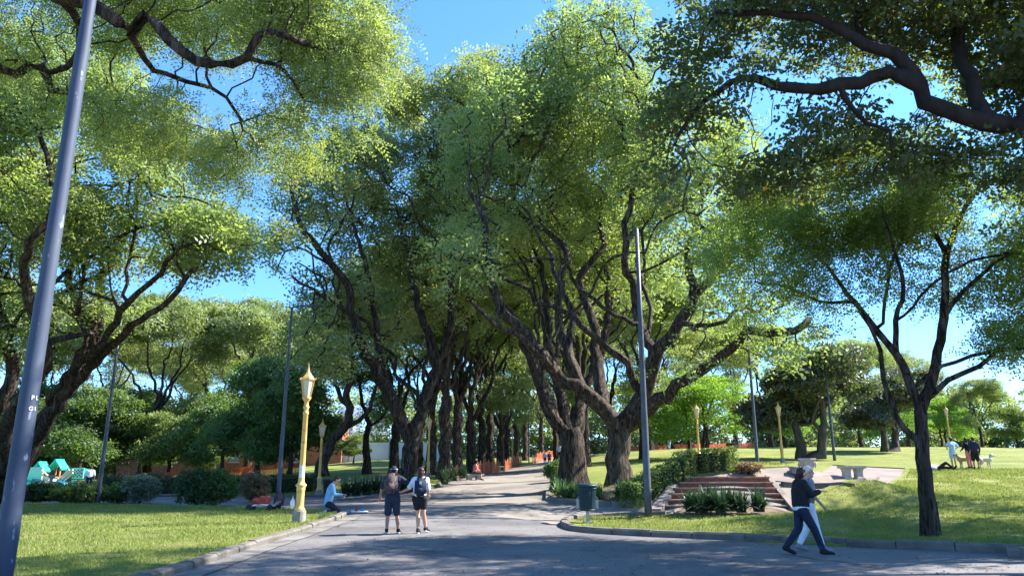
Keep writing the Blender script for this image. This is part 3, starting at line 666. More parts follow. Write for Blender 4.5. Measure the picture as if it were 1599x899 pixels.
def row(specs, group):
    for (pr, key, px, py, Y, s, label) in specs:
        p = on(px, py, Y); place(pr, key not in used, (p.x, p.y, p.z-.05), rnd.uniform(0, 6.28), s, label, group); used.add(key)
row([(v1, 1, 692, 752, 54, 1.0, 'dark trunk left of the walk, right beside the slim lamp post with a bent arm'),
     (v2, 2, 735, 745, 65, 1.0, 'left-row tree behind the person on the stone bench'),
     (v1, 1, 766, 741, 76, .95, 'left-row tree rising from the orange netting, fourth along the walk'),
     (v2, 2, 790, 736, 88, .95, 'left-row tree near the far end of the orange netting, fifth along the walk'),
     (v3, 3, 806, 732, 100, .95, 'left-row tree far along the walk, sixth from the camera'),
     (v1, 1, 820, 729, 113, .9, 'last tree of the left row at the far end of the walk'),
     (v2, 2, 906, 744, 52, 1.0, 'right-row tree seen just behind the massive fluted trunk'),
     (v3, 3, 915, 737, 63, 1.0, 'right-row tree between the two big trunks, third along the walk'),
     (v1, 1, 900, 731, 76, .95, 'right-row tree hidden mostly by the fluted trunk, fourth along'),
     (v2, 2, 885, 727, 90, .95, 'right-row tree, fifth along the walk'),
     (v3, 3, 868, 725, 104, .95, 'right-row tree at the far bend of the walk'),
     (v1, 1, 845, 722, 122, .95, 'tree closing the far end of the walk'),
     (v2, 2, 672, 752, 60, .95, 'second-line tree behind the slim bent-arm lamp post'),
     (v1, 1, 713, 746, 60, .95, 'second-line tree between the bent-arm post and the stone bench'),
     (v3, 3, 752, 742, 71, .95, 'second-line tree behind the orange netting by the stone bench'),
     (v2, 2, 782, 738, 81, .95, 'second-line tree just past the far pale bench'),
     (v2, 2, 615, 745, 66, .95, 'tree on the back lawn just left of the couple'),
     (v3, 3, 655, 738, 80, .9, 'tree on the back lawn between the couple, farther off')], GA)
GB = 'trees of the row beyond the right lawn'
row([(v2, 2, 1016, 706, 88, 0.95, 'pale trunk beyond the right lawn, just right of the main tree'),
     (v1, 1, 1048, 704, 96, 0.90, 'tree beyond the right lawn behind the strolling person in pink'),
     (v3, 3, 1005, 716, 70, 0.90, 'tree between the main trunk and the grey pole, on the lawn edge'),
     (v3, 3, 1105, 700, 108, 0.90, 'tree in the far row directly behind the bright green tree'),
     (v2, 2, 1150, 700, 100, 0.90, 'tree in the far row right of the bright green tree'),
     (v1, 1, 1205, 699, 104, 0.84, 'tree in the far row between the tall pole and the yellow lamp'),
     (v3, 3, 1345, 699, 110, 0.84, 'pale tree in the far row right of the twin-trunk tree'),
     (v2, 2, 1420, 699, 118, 0.78, 'tree in the far row just left of the feathery tree trunk'),
     (v3, 3, 955, 712, 92, 0.95, 'tree in the far row seen between the big trunks')], GB)
GL = 'trees behind the playground and orange netting'
row([(v3, 3, 228, 752, 82, 1.08, 'tree with a whitewashed trunk behind the two dark lamp posts'),
     (v2, 2, 330, 748, 95, 1.08, 'tall pale-crowned tree above the orange netting'),
     (v3, 3, 385, 747, 88, 1.08, 'pale-crowned tree left of the grey pole and yellow lamp'),
     (v2, 2, 150, 752, 98, 1.08, 'tree behind the playground right of the leaning pole'),
     (v3, 3, 60, 752, 90, 1.15, 'tree behind the playground at far left'),
     (v2, 2, -30, 752, 82, 1.15, 'outermost tree behind the playground at the picture edge'),
     (v3, 3, 270, 748, 120, 1.08, 'distant tree above the hedge, behind the whitewashed trunk'),
     (v2, 2, 440, 742, 112, 1.08, 'distant pale tree behind the large yellow lamp')], GL)
# curved trees on the back lawn
t = make_tree('curved_tree', on(503, 748, 58), [
    LM(58, [(503, 752), (505, 715), (515, 690), (538, 668), (548, 645), (540, 615), (552, 585), (548, 550)], .48, .15),
    LM(58, [(540, 665), (562, 655), (580, 628), (588, 595), (590, 560)], .2, .07),
    LM(58, [(546, 640), (524, 600), (528, 560), (515, 530)], .2, .07)],
    [BL(520, 520, 58, 50, 35, 3), BL(570, 530, 58, 45, 30, 3), BL(490, 570, 57, 30, 25, 2), BL(545, 490, 58, 50, 30, 3)], 330, LT(45, .2, M_dark, (.6, .6, .3)), seed=61, step=.5)
tag(t, 'curving forked tree on the back lawn right of the big yellow lamp', 'tree')
t = make_tree('curved_tree', on(573, 742, 70), [
    LM(70, [(573, 745), (574, 715), (570, 690), (576, 660), (566, 630), (560, 590)], .35, .12),
    LM(70, [(575, 670), (590, 655), (606, 640), (615, 610)], .14, .06)],
    [BL(560, 590, 70, 40, 30, 3), BL(610, 610, 70, 35, 25, 3), BL(585, 640, 70, 30, 18, 2, .5)], 230, LT(45, .22, M_dark, (.6, .6, .3)), seed=62, step=.5)
tag(t, 'thin dark tree in front of the white tower, left of the man', 'tree')
# dense dark broadleaf, copied
def bushy(h, sp, r0, seed, leaf, n, name, low=.3, nl=6, trunks=1, bark=M_bark):
    rnd = random.Random(seed); limbs = []; blobs = []
    for tnk in range(trunks):
        x0 = (tnk-(trunks-1)/2)*1.3
        limbs.append(([(x0, 0, -.3), (x0*1.1, 0, h*.12), (x0*1.5, 0, h*.3), (x0*1.6, 0, h*.55)], r0, r0*.5))
    for k in range(nl):
        a = 2*math.pi*(k+rnd.random()*.6)/nl; q = sp*rnd.uniform(.35, .62); z = h*rnd.uniform(low+.12, .8)
        blobs.append(((math.cos(a)*q, math.sin(a)*q, z), (sp*.45, sp*.45, h*.16), 1))
        limbs.append(([(0, 0, h*.28), (math.cos(a)*q*.5, math.sin(a)*q*.5, (z+h*.28)/2), (math.cos(a)*q, math.sin(a)*q, z)], r0*.4, r0*.12))
    blobs.append(((0, 0, h*.8), (sp*.5, sp*.5, h*.18), 1))
    return make_tree(name, (0, 0, 0), limbs, blobs, n, leaf, bark, seed, .45, .7, .3, .03, -.14, .3, .02, .018)
d1 = bushy(9.5, 5, .22, 71, LT(52, .24, M_dark, (.6, .6, .4), aspect=.6), 520, 'broadleaf_tree', low=.12)
d2 = bushy(8, 4.6, .2, 72, LT(52, .24, M_hedge, (.55, .55, .4), aspect=.6), 420, 'broadleaf_tree', low=.05)
row([(d1, 'd1', 120, 757, 72, 1.0, 'dense dark tree behind the green playground roofs'),
     (d1, 'd1', 175, 755, 78, 1.05, 'dense dark tree just left of the two dark lamp posts'),
     (d2, 'd2', 262, 752, 76, .9, 'leafy tree right of the whitewashed trunk'),
     (d1, 'd1', 345, 750, 74, .9, 'dense dark tree behind the orange netting'),
     (d2, 'd2', 312, 750, 84, 1.15, 'lighter yellow-green tree above the orange netting'),
     (d1, 'd1', 400, 748, 66, 1.1, 'dense dark tree left of the grey pole and the stroller'),
     (d1, 'd1', 452, 748, 62, .95, 'dense dark tree behind the big yellow lamp'),
     (d1, 'd1', 60, 757, 80, 1.1, 'dense dark tree behind the slide at far left'),
     (d2, 'd2', -20, 757, 76, 1.1, 'leafy tree at the left picture edge behind the slide'),
     (d1, 'd1', 215, 750, 100, 1.2, 'dark tree filling the gap behind the whitewashed trunk'),
     (d2, 'd2', 552, 728, 100, .5, 'bright small tree on the far left lawn under the white tower'),
     ], 'dense trees behind the playground')
mg = bushy(8.6, 5.2, .36, 73, LT(55, .24, M_magn, (.5, .5, .35), aspect=.62), 560, 'magnolia_tree', low=.25, trunks=2, bark=M_bark_grey)
row([(mg, 'mg', 1268, 715, 62, 1.1, 'dark glossy tree with twin trunks behind the white planter')], None)
row([(mg, 'mg', 1392, 706, 72, .95, 'brownish glossy tree just left of the slender feathery tree')], None)
bj = bushy(7.5, 5.2, .17, 74, LT(60, .2, M_bright, (.55, .55, .25), aspect=.42), 480, 'small_jacaranda_tree', low=.2, trunks=2)
row([(bj, 'bj', 1088, 710, 68, 1.05, 'bright green tree behind the clipped hedge and yellow lamp')], None)
row([(bj, 'bj', 1235, 700, 84, .9, 'bright green tree behind the leaning twin trunks')], None)
row([(bj, 'bj', 1400, 700, 88, .85, 'small bright tree beyond the sunny lawn left of the near feathery tree')], None)
row([(v3, 3, 1535, 700, 104, .5, 'pale round-crowned tree on the horizon at far right')], None)
row([(d2, 'd2', 1590, 700, 112, .8, 'pale tree at the right picture edge on the horizon')], None)
row([(bj, 'bj', 1475, 699, 108, 1.0, 'bright tree on the horizon just right of the feathery tree trunk')], None)

GR = 'unseen trees added on the right outside the view to shade the road and lawn'  # put in out of view so their crowns throw shade on road and lawn
row([(v4, 4, 2080, 835, 18.5, .95, 'added shade tree outside the view at right, nearest the kerb'),
     (v4, 4, 2010, 800, 30, 1.1, 'added shade tree outside the view at right, farther up the lawn'),
     (v4, 4, 2090, 880, 13.5, .85, 'added shade tree outside the view at right, closest to the camera'),
     (v1, 1, 2020, 810, 23.5, .72, 'added shade tree outside the view at right, behind the slender feathery tree')], GR)
# ------------------------------------------------------------------ street furniture
M_yel = surf('yellow_paint', [(.3, (.58, .34, .10)), (.7, (.74, .48, .18))], 5, .55, .2, 40, second=(7, (.33, .2, .09), .6, .7), bdist=.004)
M_glassy = flat('lantern_glass', (.62, .56, .46), .35)
M_stone = surf('pale_stone', [(.3, (.42, .36, .3)), (.7, (.6, .53, .45))], 5, .9, .5, 30, second=(3, (.25, .22, .19), .6, .7))
M_gstone = surf('grey_stone', [(.3, (.2, .19, .18)), (.7, (.33, .31, .29))], 5, .9, .5, 30)
M_pole = surf('pole_paint', [(.3, (.06, .072, .095)), (.7, (.10, .11, .135))], 3, .5, .15, 30, metallic=.2, bdist=.003)
M_pole2 = surf('near_pole_paint', [(.25, (.03, .045, .08)), (.55, (.05, .068, .11)), (.8, (.09, .10, .13))], 2.2, .65, .3, 14, metallic=.1, second=(9, (.2, .24, .3), .63, .68), bdist=.004, cscale=(1, 1, .4))
M_white = flat('white_paint', (.75, .75, .74), .6)
M_paper = flat('paper', (.72, .72, .7), .8)
M_teal = flat('dark_teal_paint', (.01, .034, .055), .5)
M_tealhi = flat('bin_liner', (.012, .03, .035), .8)
M_black = flat('black_plastic', (.02, .02, .022), .6)
M_orange = flat('orange_netting', (.52, .10, .035), .7)
M_wood = flat('raw_wood', (.4, .27, .16), .85)
M_metal = flat('grey_metal', (.3, .31, .32), .4, .6)
def lamp_proto():
    r = empty('park_lamp', (0, 0, 0))
    bm = bmesh.new(); lathe(bm, [(.19, -.1), (.19, .30), (.18, .32), (.12, .325)], 18); bm_obj('base', bm, M_gstone, r)
    bm = bmesh.new()
    lathe(bm, [(.15, .32), (.155, .36), (.12, .40), (.112, .46), (.112, .86), (.125, .90), (.125, .93), (.115, .95), (.15, 1.0), (.155, 1.04), (.11, 1.07), (.09, 1.13), (.083, 1.2),
               (.07, 3.05), (.085, 3.07), (.085, 3.12), (.068, 3.14), (.062, 3.2), (.088, 3.25), (.09, 3.29), (.065, 3.32), (.062, 3.42), (.1, 3.48), (.125, 3.52), (.125, 3.55)], 18)
    post = bm_obj('post', bm, M_yel, r, True)
    bm = bmesh.new()
    for k in range(6):
        a = k*math.pi/3
        tube(bm, [(.115*math.cos(a), .115*math.sin(a), 3.55), (.205*math.cos(a), .205*math.sin(a), 4.08)], .014, 5)
        tube(bm, [(.205*math.cos(a), .205*math.sin(a), 4.08), (.235*math.cos(a), .235*math.sin(a), 4.1), (.25*math.cos(a), .25*math.sin(a), 4.14)], [.02, .022, .006], 5)
        bmesh.ops.create_icosphere(bm, subdivisions=1, radius=.024, matrix=Matrix.Translation((.125*math.cos(a), .125*math.sin(a), 3.55)))
    lathe(bm, [(.12, 3.53), (.135, 3.545), (.135, 3.575), (.11, 3.58)], 6); lathe(bm, [(.205, 4.06), (.225, 4.075), (.225, 4.105), (.19, 4.11)], 6)
    bm_obj('lantern_frame', bm, M_yel, r)
    bm = bmesh.new(); lathe(bm, [(.1, 3.575), (.187, 4.065)], 6); bm_obj('lantern_glass', bm, M_glassy, r)
    bm = bmesh.new(); lathe(bm, [(.2, 4.108), (.17, 4.16), (.11, 4.23), (.06, 4.30), (.03, 4.36), (.012, 4.5), (.003, 4.62)], 6); bm_obj('roof', bm, M_yel, r)
    return r
lamp = lamp_proto()
GLP = 'yellow lantern posts around the park'
lspots = [(466, 820, None, 'large yellow lantern post on the left lawn with a poster on its shaft'), (497, 774, 46, 'dull lantern post on the back lawn behind the kneeling man'),
          (668, 752, 56, 'lantern post in front of the forked trunk behind the couple'), (200, 757, 84, 'taller-looking of the two dull lantern posts before the orange netting'),
          (212, 757, 104, 'farther of the two dull lantern posts before the orange netting'), (735, 742, 72, 'sunlit lantern post behind the stone bench on the walk'),
          (800, 734, 92, 'far lantern post near the end of the orange netting'), (1092, 720, 53, 'lantern post rising behind the clipped hedge'),
          (1223, 730, 57, 'yellow lantern post left of the white planter'), (1487, 712, 78, 'lantern post on the horizon behind the people with dogs'),
          (1476, 704, 118, 'tiny distant lantern post just left of the one on the horizon')]
for i, (px, py, Y, lab) in enumerate(lspots):
    o = lamp if i == 0 else copy_tree(lamp)
    p = G(px, py) if Y is None else on(px, py, Y)
    o.location = (p.x, p.y, p.z+(.1 if Y is None else 0)); o.rotation_euler = (0, 0, rnd.uniform(0, 1)); tag(o, lab, 'street lamp', GLP)
    if i == 0: big_lamp = p
bm = bmesh.new()
a0 = math.atan2(-big_lamp.y, -big_lamp.x)
def wrap_patch(bm, c, r, a, wa, z0, z1, n=6):
    vs = [[bm.verts.new((c[0]+r*math.cos(a+wa*(k/n-.5)), c[1]+r*math.sin(a+wa*(k/n-.5)), z)) for k in range(n+1)] for z in (z0, z1)]
    for k in range(n): bm.faces.new((vs[0][k], vs[0][k+1], vs[1][k+1], vs[1][k]))
wrap_patch(bm, (0, 0), .086, a0, 2.2, 1.23, 1.58)
tag(bm_obj('poster', bm, M_paper, loc=(big_lamp.x, big_lamp.y, big_lamp.z+.1)), 'white paper poster wrapped round the large yellow lantern post', 'poster')
bm = bmesh.new()
bmesh.ops.create_icosphere(bm, subdivisions=3, radius=.12)
for v in bm.verts:
    n_ = noise.noise(v.co*9); v.co = Vector((v.co.x*.6, v.co.y*.5, v.co.z*(1.35 if v.co.z < 0 else 1.7))) * (1+n_*.35)
    if v.co.z > .1: v.co.x *= .35; v.co.y *= .35
tag(bm_obj('plastic_bag', bm, M_white, smooth=True, loc=(big_lamp.x-.19, big_lamp.y-.06, big_lamp.z+.62)), 'white plastic bag tied to the foot of the large yellow lantern post', 'bag')
# grey poles
def pole(name, p, h, r0, r1, m, arm, rz, lab, group=None):
    r = empty(name, p, rz)
    bm = bmesh.new(); lathe(bm, [(r0*1.05, -.2), (r0*1.05, .9), (r0, .95), (r0*.9, h*.33), (r0*.84, h*.335), (r0*.75, h*.66), (r0*.7, h*.665), (r1, h)], 16)
    bm_obj('pole', bm, m, r, True)
    if arm:
        bm = bmesh.new(); tube(bm, [(0, 0, h-.15), (.02, 0, h), (.3, 0, h+.08), (arm, 0, h+.1)], [r1, r1*.9, r1*.7, r1*.6], 8); bm_obj('arm', bm, m, r, True)
        bm = bmesh.new(); box(bm, (arm+.22, 0, h+.09), (.62, .26, .09), 0, .03); hd = bm_obj('lamp_head', bm, M_pole, r)
    tag(r, lab, 'street light', group); return r
GP = 'tall grey lighting poles'
for (px, py, Y, h, r0, arm, rz, lab) in [
    (434, 781, 37, 9.6, .105, 1.0, 0, 'tall grey pole with a short arm behind the large yellow lantern post'),
    (152, 787, 36, 9.6, .095, 1.0, 2.5, 'dark grey pole between the playground and the two dull lantern posts'),
    (690, 752, 58, 9.8, .10, .9, .1, 'slim pole with a bent arm against the forked trunks left of the walk'),
    (1013, 811, None, 10.2, .125, 1.0, 1.6, 'thick dark grey pole on the lawn strip between the green bin and steps'),
    (1184, 738, 42, 10.0, .10, 1.0, 1.5, 'dark pole on the terrace edge right of the clipped hedge'),
    (1304, 725, 58, 9.3, .11, .7, 3.3, 'pale grey pole with a lamp head behind the stone bench'),
    (776, 738, 84, 9.3, .08, .9, 0, 'distant pole amid the left row of trees along the walk'),
    (826, 730, 100, 9.3, .08, .9, 0, 'farthest pole near the end of the walk')]:
    p = on(px, py, Y) if Y else G(px, py)+Vector((0, 0, .1))
    pole('street_light', p, h, r0, r0*.55, M_pole, arm, rz, lab, GP)
np_ = pole('street_light', (-5.58, 8.6, .1), 10.5, .106, .058, M_pole2, 1.2, 2.2, 'blue-grey near pole at the left picture edge with small white letters', GP)
def wrapped_text(txt, size, r, a, z, m, parent):
    cu = bpy.data.curves.new('lettering', 'FONT'); cu.body = txt; cu.size = size; cu.align_x = 'CENTER'; cu.offset = size*.02
    o = bpy.data.objects.new('lettering', cu); C.objects.link(o)
    dg = bpy.context.evaluated_depsgraph_get(); me = bpy.data.meshes.new_from_object(o.evaluated_get(dg)); bpy.data.objects.remove(o)
    for v in me.vertices:
        an = a + v.co.x/r; v.co = Vector((r*math.cos(an), r*math.sin(an), z+v.co.y))
    me.materials.clear(); return link('lettering', me, m, parent)
aa = math.atan2(-8.6, 5.58) - 2.2 + .62
wrapped_text('P L', .065, .110*.9+.006, aa, at(55, 624, 8.6).z-.1, M_white, np_)
wrapped_text('G I', .065, .110*.9+.006, aa-.1, at(55, 641, 8.6).z-.1, M_white, np_)
# litter bins
def litter_bin(p, lab, m=M_teal):
    r = empty('litter_bin', p)
    bm = bmesh.new(); box(bm, (0, 0, .2), (.1, .1, .5)); box(bm, (0, 0, .02), (.3, .3, .05)); bm_obj('post', bm, M_metal if m is M_teal else m, r)
    bm = bmesh.new(); lathe(bm, [(.2, .40), (.25, 1.08)], 20); bm_obj('liner', bm, M_tealhi, r, True)
    bm = bmesh.new()
    for k in range(26):
        a = 2*math.pi*k/26; c_, s_ = math.cos(a), math.sin(a); w_ = .021
        q = [(.215, .38), (.285, 1.1)]
        vs = []
        for rr, z in q:
            for d_, e_ in ((-w_, 0), (w_, 0), (w_, .012), (-w_, .012)):
                vs.append(bm.verts.new(((rr+e_)*c_-d_*s_, (rr+e_)*s_+d_*c_, z)))
        for f in ((0, 1, 5, 4), (1, 2, 6, 5), (2, 3, 7, 6), (3, 0, 4, 7)): bm.faces.new([vs[i] for i in f])
    bm_obj('basket', bm, m, r)
    bm = bmesh.new(); lathe(bm, [(.215, .36), (.24, .37), (.24, .41), (.215, .42)], 24); bm_obj('hoop', bm, m, r, True); bm = bmesh.new(); lathe(bm, [(.26, 1.0), (.305, 1.02), (.305, 1.06), (.27, 1.075)], 24); bm_obj('band', bm, m, r, True); bm = bmesh.new(); lathe(bm, [(.29, 1.09), (.325, 1.10), (.32, 1.15), (.25, 1.19), (.22, 1.17)], 24); bm_obj('rim', bm, m, r, True)
    bm = bmesh.new()
    for s_ in (-1, 1):
        tube(bm, [(s_*.05, 0, .42), (s_*.34, 0, .42), (s_*.34, 0, .72), (s_*.27, 0, .8)], .012, 5); box(bm, (s_*.30, 0, .57), (.07, .008, .26))
    bm_obj('hanger', bm, M_metal, r)
    tag(r, lab, 'litter bin'); return r
p = G(918, 821); litter_bin((p.x, p.y, p.z+.1), 'dark green slatted litter bin on a post near the kerb corner')
p = on(511, 776, 44); b2 = litter_bin((p.x, p.y, p.z-.1), 'black litter bin on the back lawn behind the kneeling man', M_black)
# stone seats
def bench(p, rz, L, h, wd, m, lab, cat='bench', sup=2, name='stone_bench'):
    r = empty(name, p, rz)
    bm = bmesh.new(); box(bm, (0, 0, h-.05), (L, wd, .1), 0, .02); bm_obj('seat', bm, m, r)
    for k in range(sup):
        x = (k-(sup-1)/2)*(L*.52)
        bm = bmesh.new(); lathe(bm, [(.9, -.15), (.9, .03), (.7, .07), (.68, h*.5), (.8, h-.14), (1.0, h-.1)], 4, phase=math.pi/4)
        for v in bm.verts: v.co = Vector((x+v.co.x*L*.26, v.co.y*wd*.48, v.co.z))
        bm_obj('support', bm, m, r)
    tag(r, lab, cat); return r
p = G(1332, 748.5); bench((p.x, p.y, gz(p.x, p.y)+.02), .25, 1.05, .5, .45, M_stone, 'pale stone bench on two flared supports on the terrace')
p = G(1262, 740)
r = empty('stone_planter', (p.x, p.y, gz(p.x, p.y)+.02)); bm = bmesh.new()
lathe(bm, [(.24, 0), (.24, .07), (.17, .1), (.2, .2), (.31, .42), (.30, .5), (.36, .52), (.36, .58), (.3, .58), (.27, .5)], 8); bm_obj('bowl', bm, M_stone, r)
bm = bmesh.new()
for k in range(8):
    a = k*math.pi/4+.4; tube(bm, [(.27*math.cos(a), .27*math.sin(a), .2), (.33*math.cos(a+.2), .33*math.sin(a+.2), .34), (.29*math.cos(a), .29*math.sin(a), .46)], [.02, .035, .015], 5)
bm_obj('relief', bm, M_stone, r); bm = bmesh.new(); lathe(bm, [(.26, .4), (.2, .52), (.02, .54)], 10); bm_obj('soil', bm, M_soil, r)
tag(r, 'white carved stone planter on the terrace behind the walking pair', 'planter')
p = G(1241, 741)
r = empty('stone_stool', (p.x, p.y, gz(p.x, p.y)+.02)); bm = bmesh.new(); box(bm, (0, 0, .13), (.30, .28, .22), 0, .02); bm_obj('block', bm, M_gstone, r)
bm = bmesh.new(); box(bm, (0, 0, .25), (.34, .32, .05), 0, .012); bm_obj('cap', bm, M_gstone, r); tag(r, 'low grey stone block beside the white planter', 'stool')
p = G(737, 750); bench((p.x+.1, p.y+.6, gz(p.x, p.y)), .6, 1.5, .46, .5, M_gstone, 'grey stone bench at the left edge of the walk with a person on it')
p = G(851, 743); bench((p.x, p.y, gz(p.x, p.y)), .2, .5, .5, .45, M_gstone, 'small grey stone stool at the right edge of the walk', 'stool', 1, 'stone_stool')
p = G(784, 735); bench((p.x, p.y, gz(p.x, p.y)), .5, 1.3, .48, .5, M_stone, 'far pale stone bench beside the orange netting along the walk')
# steps, sloping cheeks and low wall
def steps():
    r = empty('terrace_steps', (0, 0, 0)); n = 6
    bl = G(1030, 797); tl = G(1076, 751); xr0 = G(1233, 797).x; z0 = bl.z-.02; z1 = max(tl.z, gz(8.5, tl.y))+.03; dy = (tl.y-bl.y)/n
    for i in range(n):
        t0 = i/n; xl = bl.x+(tl.x-bl.x)*t0; y0 = bl.y+dy*i; zt = z0+(z1-z0)*(i+1)/n
        bm = bmesh.new(); box(bm, ((xl+xr0)/2, y0+.15+.02, zt-.16), (xr0-xl-.04, .26, .25)); bm_obj('riser', bm, M_stepr, r)
        bm = bmesh.new(); box(bm, ((xl+xr0)/2, y0+dy/2+.03, zt-.025), (xr0-xl, dy+.10, .055), 0, .012); bm_obj('tread', bm, M_stept, r)
    def cheek(xa, xb, xc, xd, nm):
        bm = bmesh.new(); ys = (bl.y-.35, tl.y+.25)
        lo = [bm.verts.new((x, y, z0-.4)) for x, y in ((xa, ys[0]), (xb, ys[0]), (xd, ys[1]), (xc, ys[1]))]
        hi = [bm.verts.new((x, y, z)) for x, y, z in ((xa, ys[0], z0+.10), (xb, ys[0], z0+.10), (xd, ys[1], z1+.06), (xc, ys[1], z1+.06))]
        bm.faces.new(hi); bm.faces.new(lo[::-1])
        for k in range(4): bm.faces.new((lo[k], lo[(k+1) % 4], hi[(k+1) % 4], hi[k]))
        bmesh.ops.recalc_face_normals(bm, faces=bm.faces); bm_obj(nm, bm, M_terr, r)
    cheek(bl.x-.42, bl.x-.02, tl.x-.42, tl.x-.02, 'cheek_wall'); cheek(xr0+.02, xr0+.22, xr0+.02, xr0+.22, 'cheek_wall')
    tag(r, 'flight of six reddish brick steps with pale treads up to the terrace', 'steps')
    return bl, tl, xr0, z0, z1
ST = steps()
xr0 = ST[2]
bm = bmesh.new()
line = smooth_line([(xr0+.45, ST[1].y-.3, 0)] + [(q[0], q[1], 0) for q in pix([(1312, 757), (1346, 751.5), (1372, 748)])], .5)
prev = None
for q in line:
    z = gz(q[0], q[1]); ring = [bm.verts.new((q[0], q[1]+dy_, z+dz_)) for dy_, dz_ in ((-.12, -.5), (-.12, .12), (.12, .12), (.12, -.3))]
    if prev:
        for k in range(4): bm.faces.new((prev[k], ring[k], ring[(k+1) % 4], prev[(k+1) % 4]))
    prev = ring
bmesh.ops.recalc_face_normals(bm, faces=bm.faces)
tag(bm_obj('retaining_wall', bm, M_brickd), 'low dark brick edging wall along the terrace right of the steps', 'wall')
# orange netting
def netting(pts, h, lab, cell=.13, sw=.05, post=2.4, seed=1):
    r = empty('orange_netting', pts[0]); o = Vector(pts[0]); bm = bmesh.new(); bp = bmesh.new(); rn = random.Random(seed)
    line = [Vector(q) for q in smooth_line(pts, cell)]; L = 0; lastp = -9; cols = []
    for i, q in enumerate(line):
        if i: L += (line[i]-line[i-1]).length
        sag = h*(1-.14*abs(math.sin(L/post*math.pi))-.10*noise.noise(Vector((L*.35, seed, 0)))); off = .12*noise.noise(Vector((L*.5, seed, 3)))
        cols.append((q, sag, off))
        if L-lastp > post:
            tube(bp, [Vector((q.x, q.y, q.z-.1))-o, Vector((q.x+rn.uniform(-.05, .05), q.y, q.z+h+.12))-o], .035, 6); lastp = L
    nv = max(4, int(h/.12))
    for i, (q, sg, of) in enumerate(cols[:-1]):
        q2, s2, o2 = cols[i+1]; t = (q2-q).normalized()*sw
        a = Vector((q.x, q.y+of, q.z+.03))-o; b = Vector((q.x, q.y+of*1.4, q.z+sg))-o
        bm.faces.new([bm.verts.new(x) for x in (a, a+t, b+t, b)])
        for k in range(nv+1):
            f = k/nv; z1 = .03+(sg-.06)*f; z2 = .03+(s2-.06)*f; nn = Vector((0, .006, 0))
            bm.faces.new([bm.verts.new(x) for x in (Vector((q.x, q.y+of, q.z+z1))-o+nn, Vector((q2.x, q2.y+o2, q2.z+z2))-o+nn, Vector((q2.x, q2.y+o2, q2.z+z2+sw*.9))-o+nn, Vector((q.x, q.y+of, q.z+z1+sw*.9))-o+nn)])
    bm_obj('net', bm, M_orange, r); bm_obj('posts', bp, M_wood, r)['kind'] = 'stuff'
    tag(r, lab, 'netting'); return r
def gline(lst): return [tuple(on(*q)) for q in lst]
netting(gline([(696, 757, 51), (704, 754, 53), (716, 748, 57)]), .9, 'short orange netting beside the trunk right of the couple', seed=1)
netting(gline([(743, 748, 58), (756, 744, 63), (782, 739, 72)]), 1.0, 'orange netting along the walk behind the stone bench', seed=2)
netting(gline([(789, 738, 76), (800, 734, 84), (815, 731, 92)]), 1.1, 'orange netting farther up the walk, below the far lantern post', seed=3)
netting(gline([(832, 729, 104), (846, 727, 112), (866, 726, 118)]), 1.3, 'orange netting at the far end of the walk', seed=4)
netting(gline([(150, 757, 74), (200, 757, 74), (260, 756, 75), (330, 754, 76), (400, 752, 78), (470, 750, 80)]), 1.15, 'long orange netting behind the hedge at left', cell=.16, sw=.085, seed=5)
netting(gline([(985, 712, 100), (1060, 704, 106), (1120, 700, 110), (1180, 698, 114)]), 1.2, 'orange netting at the foot of the far row of trees', cell=.2, sw=.1, seed=6)
# white buildings far behind, fence wall of the sports ground
M_bld = surf('white_render', [(.3, (.62, .63, .66)), (.7, (.74, .75, .78))], .3, .9, 0)
M_win = flat('window_glass', (.2, .24, .3), .2)
def tower(px, Y, pw, ptop, lab, floors=14, tiltw=0):
    q = at(px, 700, Y); k = Y/FPX; wd = pw*k; top = at(px, ptop, Y).z; z0 = 0
    r = empty('apartment_tower', (q.x, q.y, z0), .25)
    bm = bmesh.new(); box(bm, (0, 0, top/2), (wd, wd*.8, top)); box(bm, (wd*.1, 0, top+1.2), (wd*.4, wd*.4, 2.4)); bm_obj('wall', bm, M_bld, r)
    bm = bmesh.new(); fh = top/floors
    for f in range(1, floors):
        for c_ in range(4):
            x = (c_-1.5)*wd*.23; box(bm, (x, -wd*.4-.06, f*fh+fh*.5), (wd*.1, .1, fh*.45))
    bm_obj('windows', bm, M_win, r)['kind'] = 'stuff'
    bm = bmesh.new()
    for f in range(1, floors): box(bm, (0, -wd*.4-.5, f*fh+.1), (wd*.5, 1.0, .9 if f % 2 else .8))
    bm_obj('balconies', bm, M_bld, r)['kind'] = 'stuff'
    tag(r, lab, 'building')
tower(543, 330, 34, 636, 'distant pale apartment tower right of the curving tree', 16)
tower(590, 280, 26, 650, 'distant white block left of the man, behind the thin dark tree', 10)
def lowwall(px0, px1, Y, h, lab, m, name='white_wall'):
    a = on(px0, 722, Y); b = on(px1, 722, Y); r = empty(name, a); d = b-a; ang = math.atan2(d.y, d.x); L = math.hypot(d.x, d.y)
    bm = bmesh.new(); box(bm, (L/2*math.cos(ang), L/2*math.sin(ang), h/2+(b.z-a.z)/2), (L, .25, h+abs(b.z-a.z)), ang); bm_obj('panel', bm, m, r)
    bm = bmesh.new()
    for k in range(int(L/3)+1):
        x = k*3.0; box(bm, (x*math.cos(ang), x*math.sin(ang)-.2, h*.9), (.12, .12, h*1.9+abs(b.z-a.z)))
    tube(bm, [(0, -.2, h*1.8), (L*math.cos(ang), L*math.sin(ang)-.2, h*1.8)], .05, 5)
    bm_obj('posts', bm, M_metal, r)['kind'] = 'stuff'
    tag(r, lab, 'wall')
lowwall(512, 690, 112, 2.6, 'long white wall of the sports ground beyond the back lawn', M_bld)
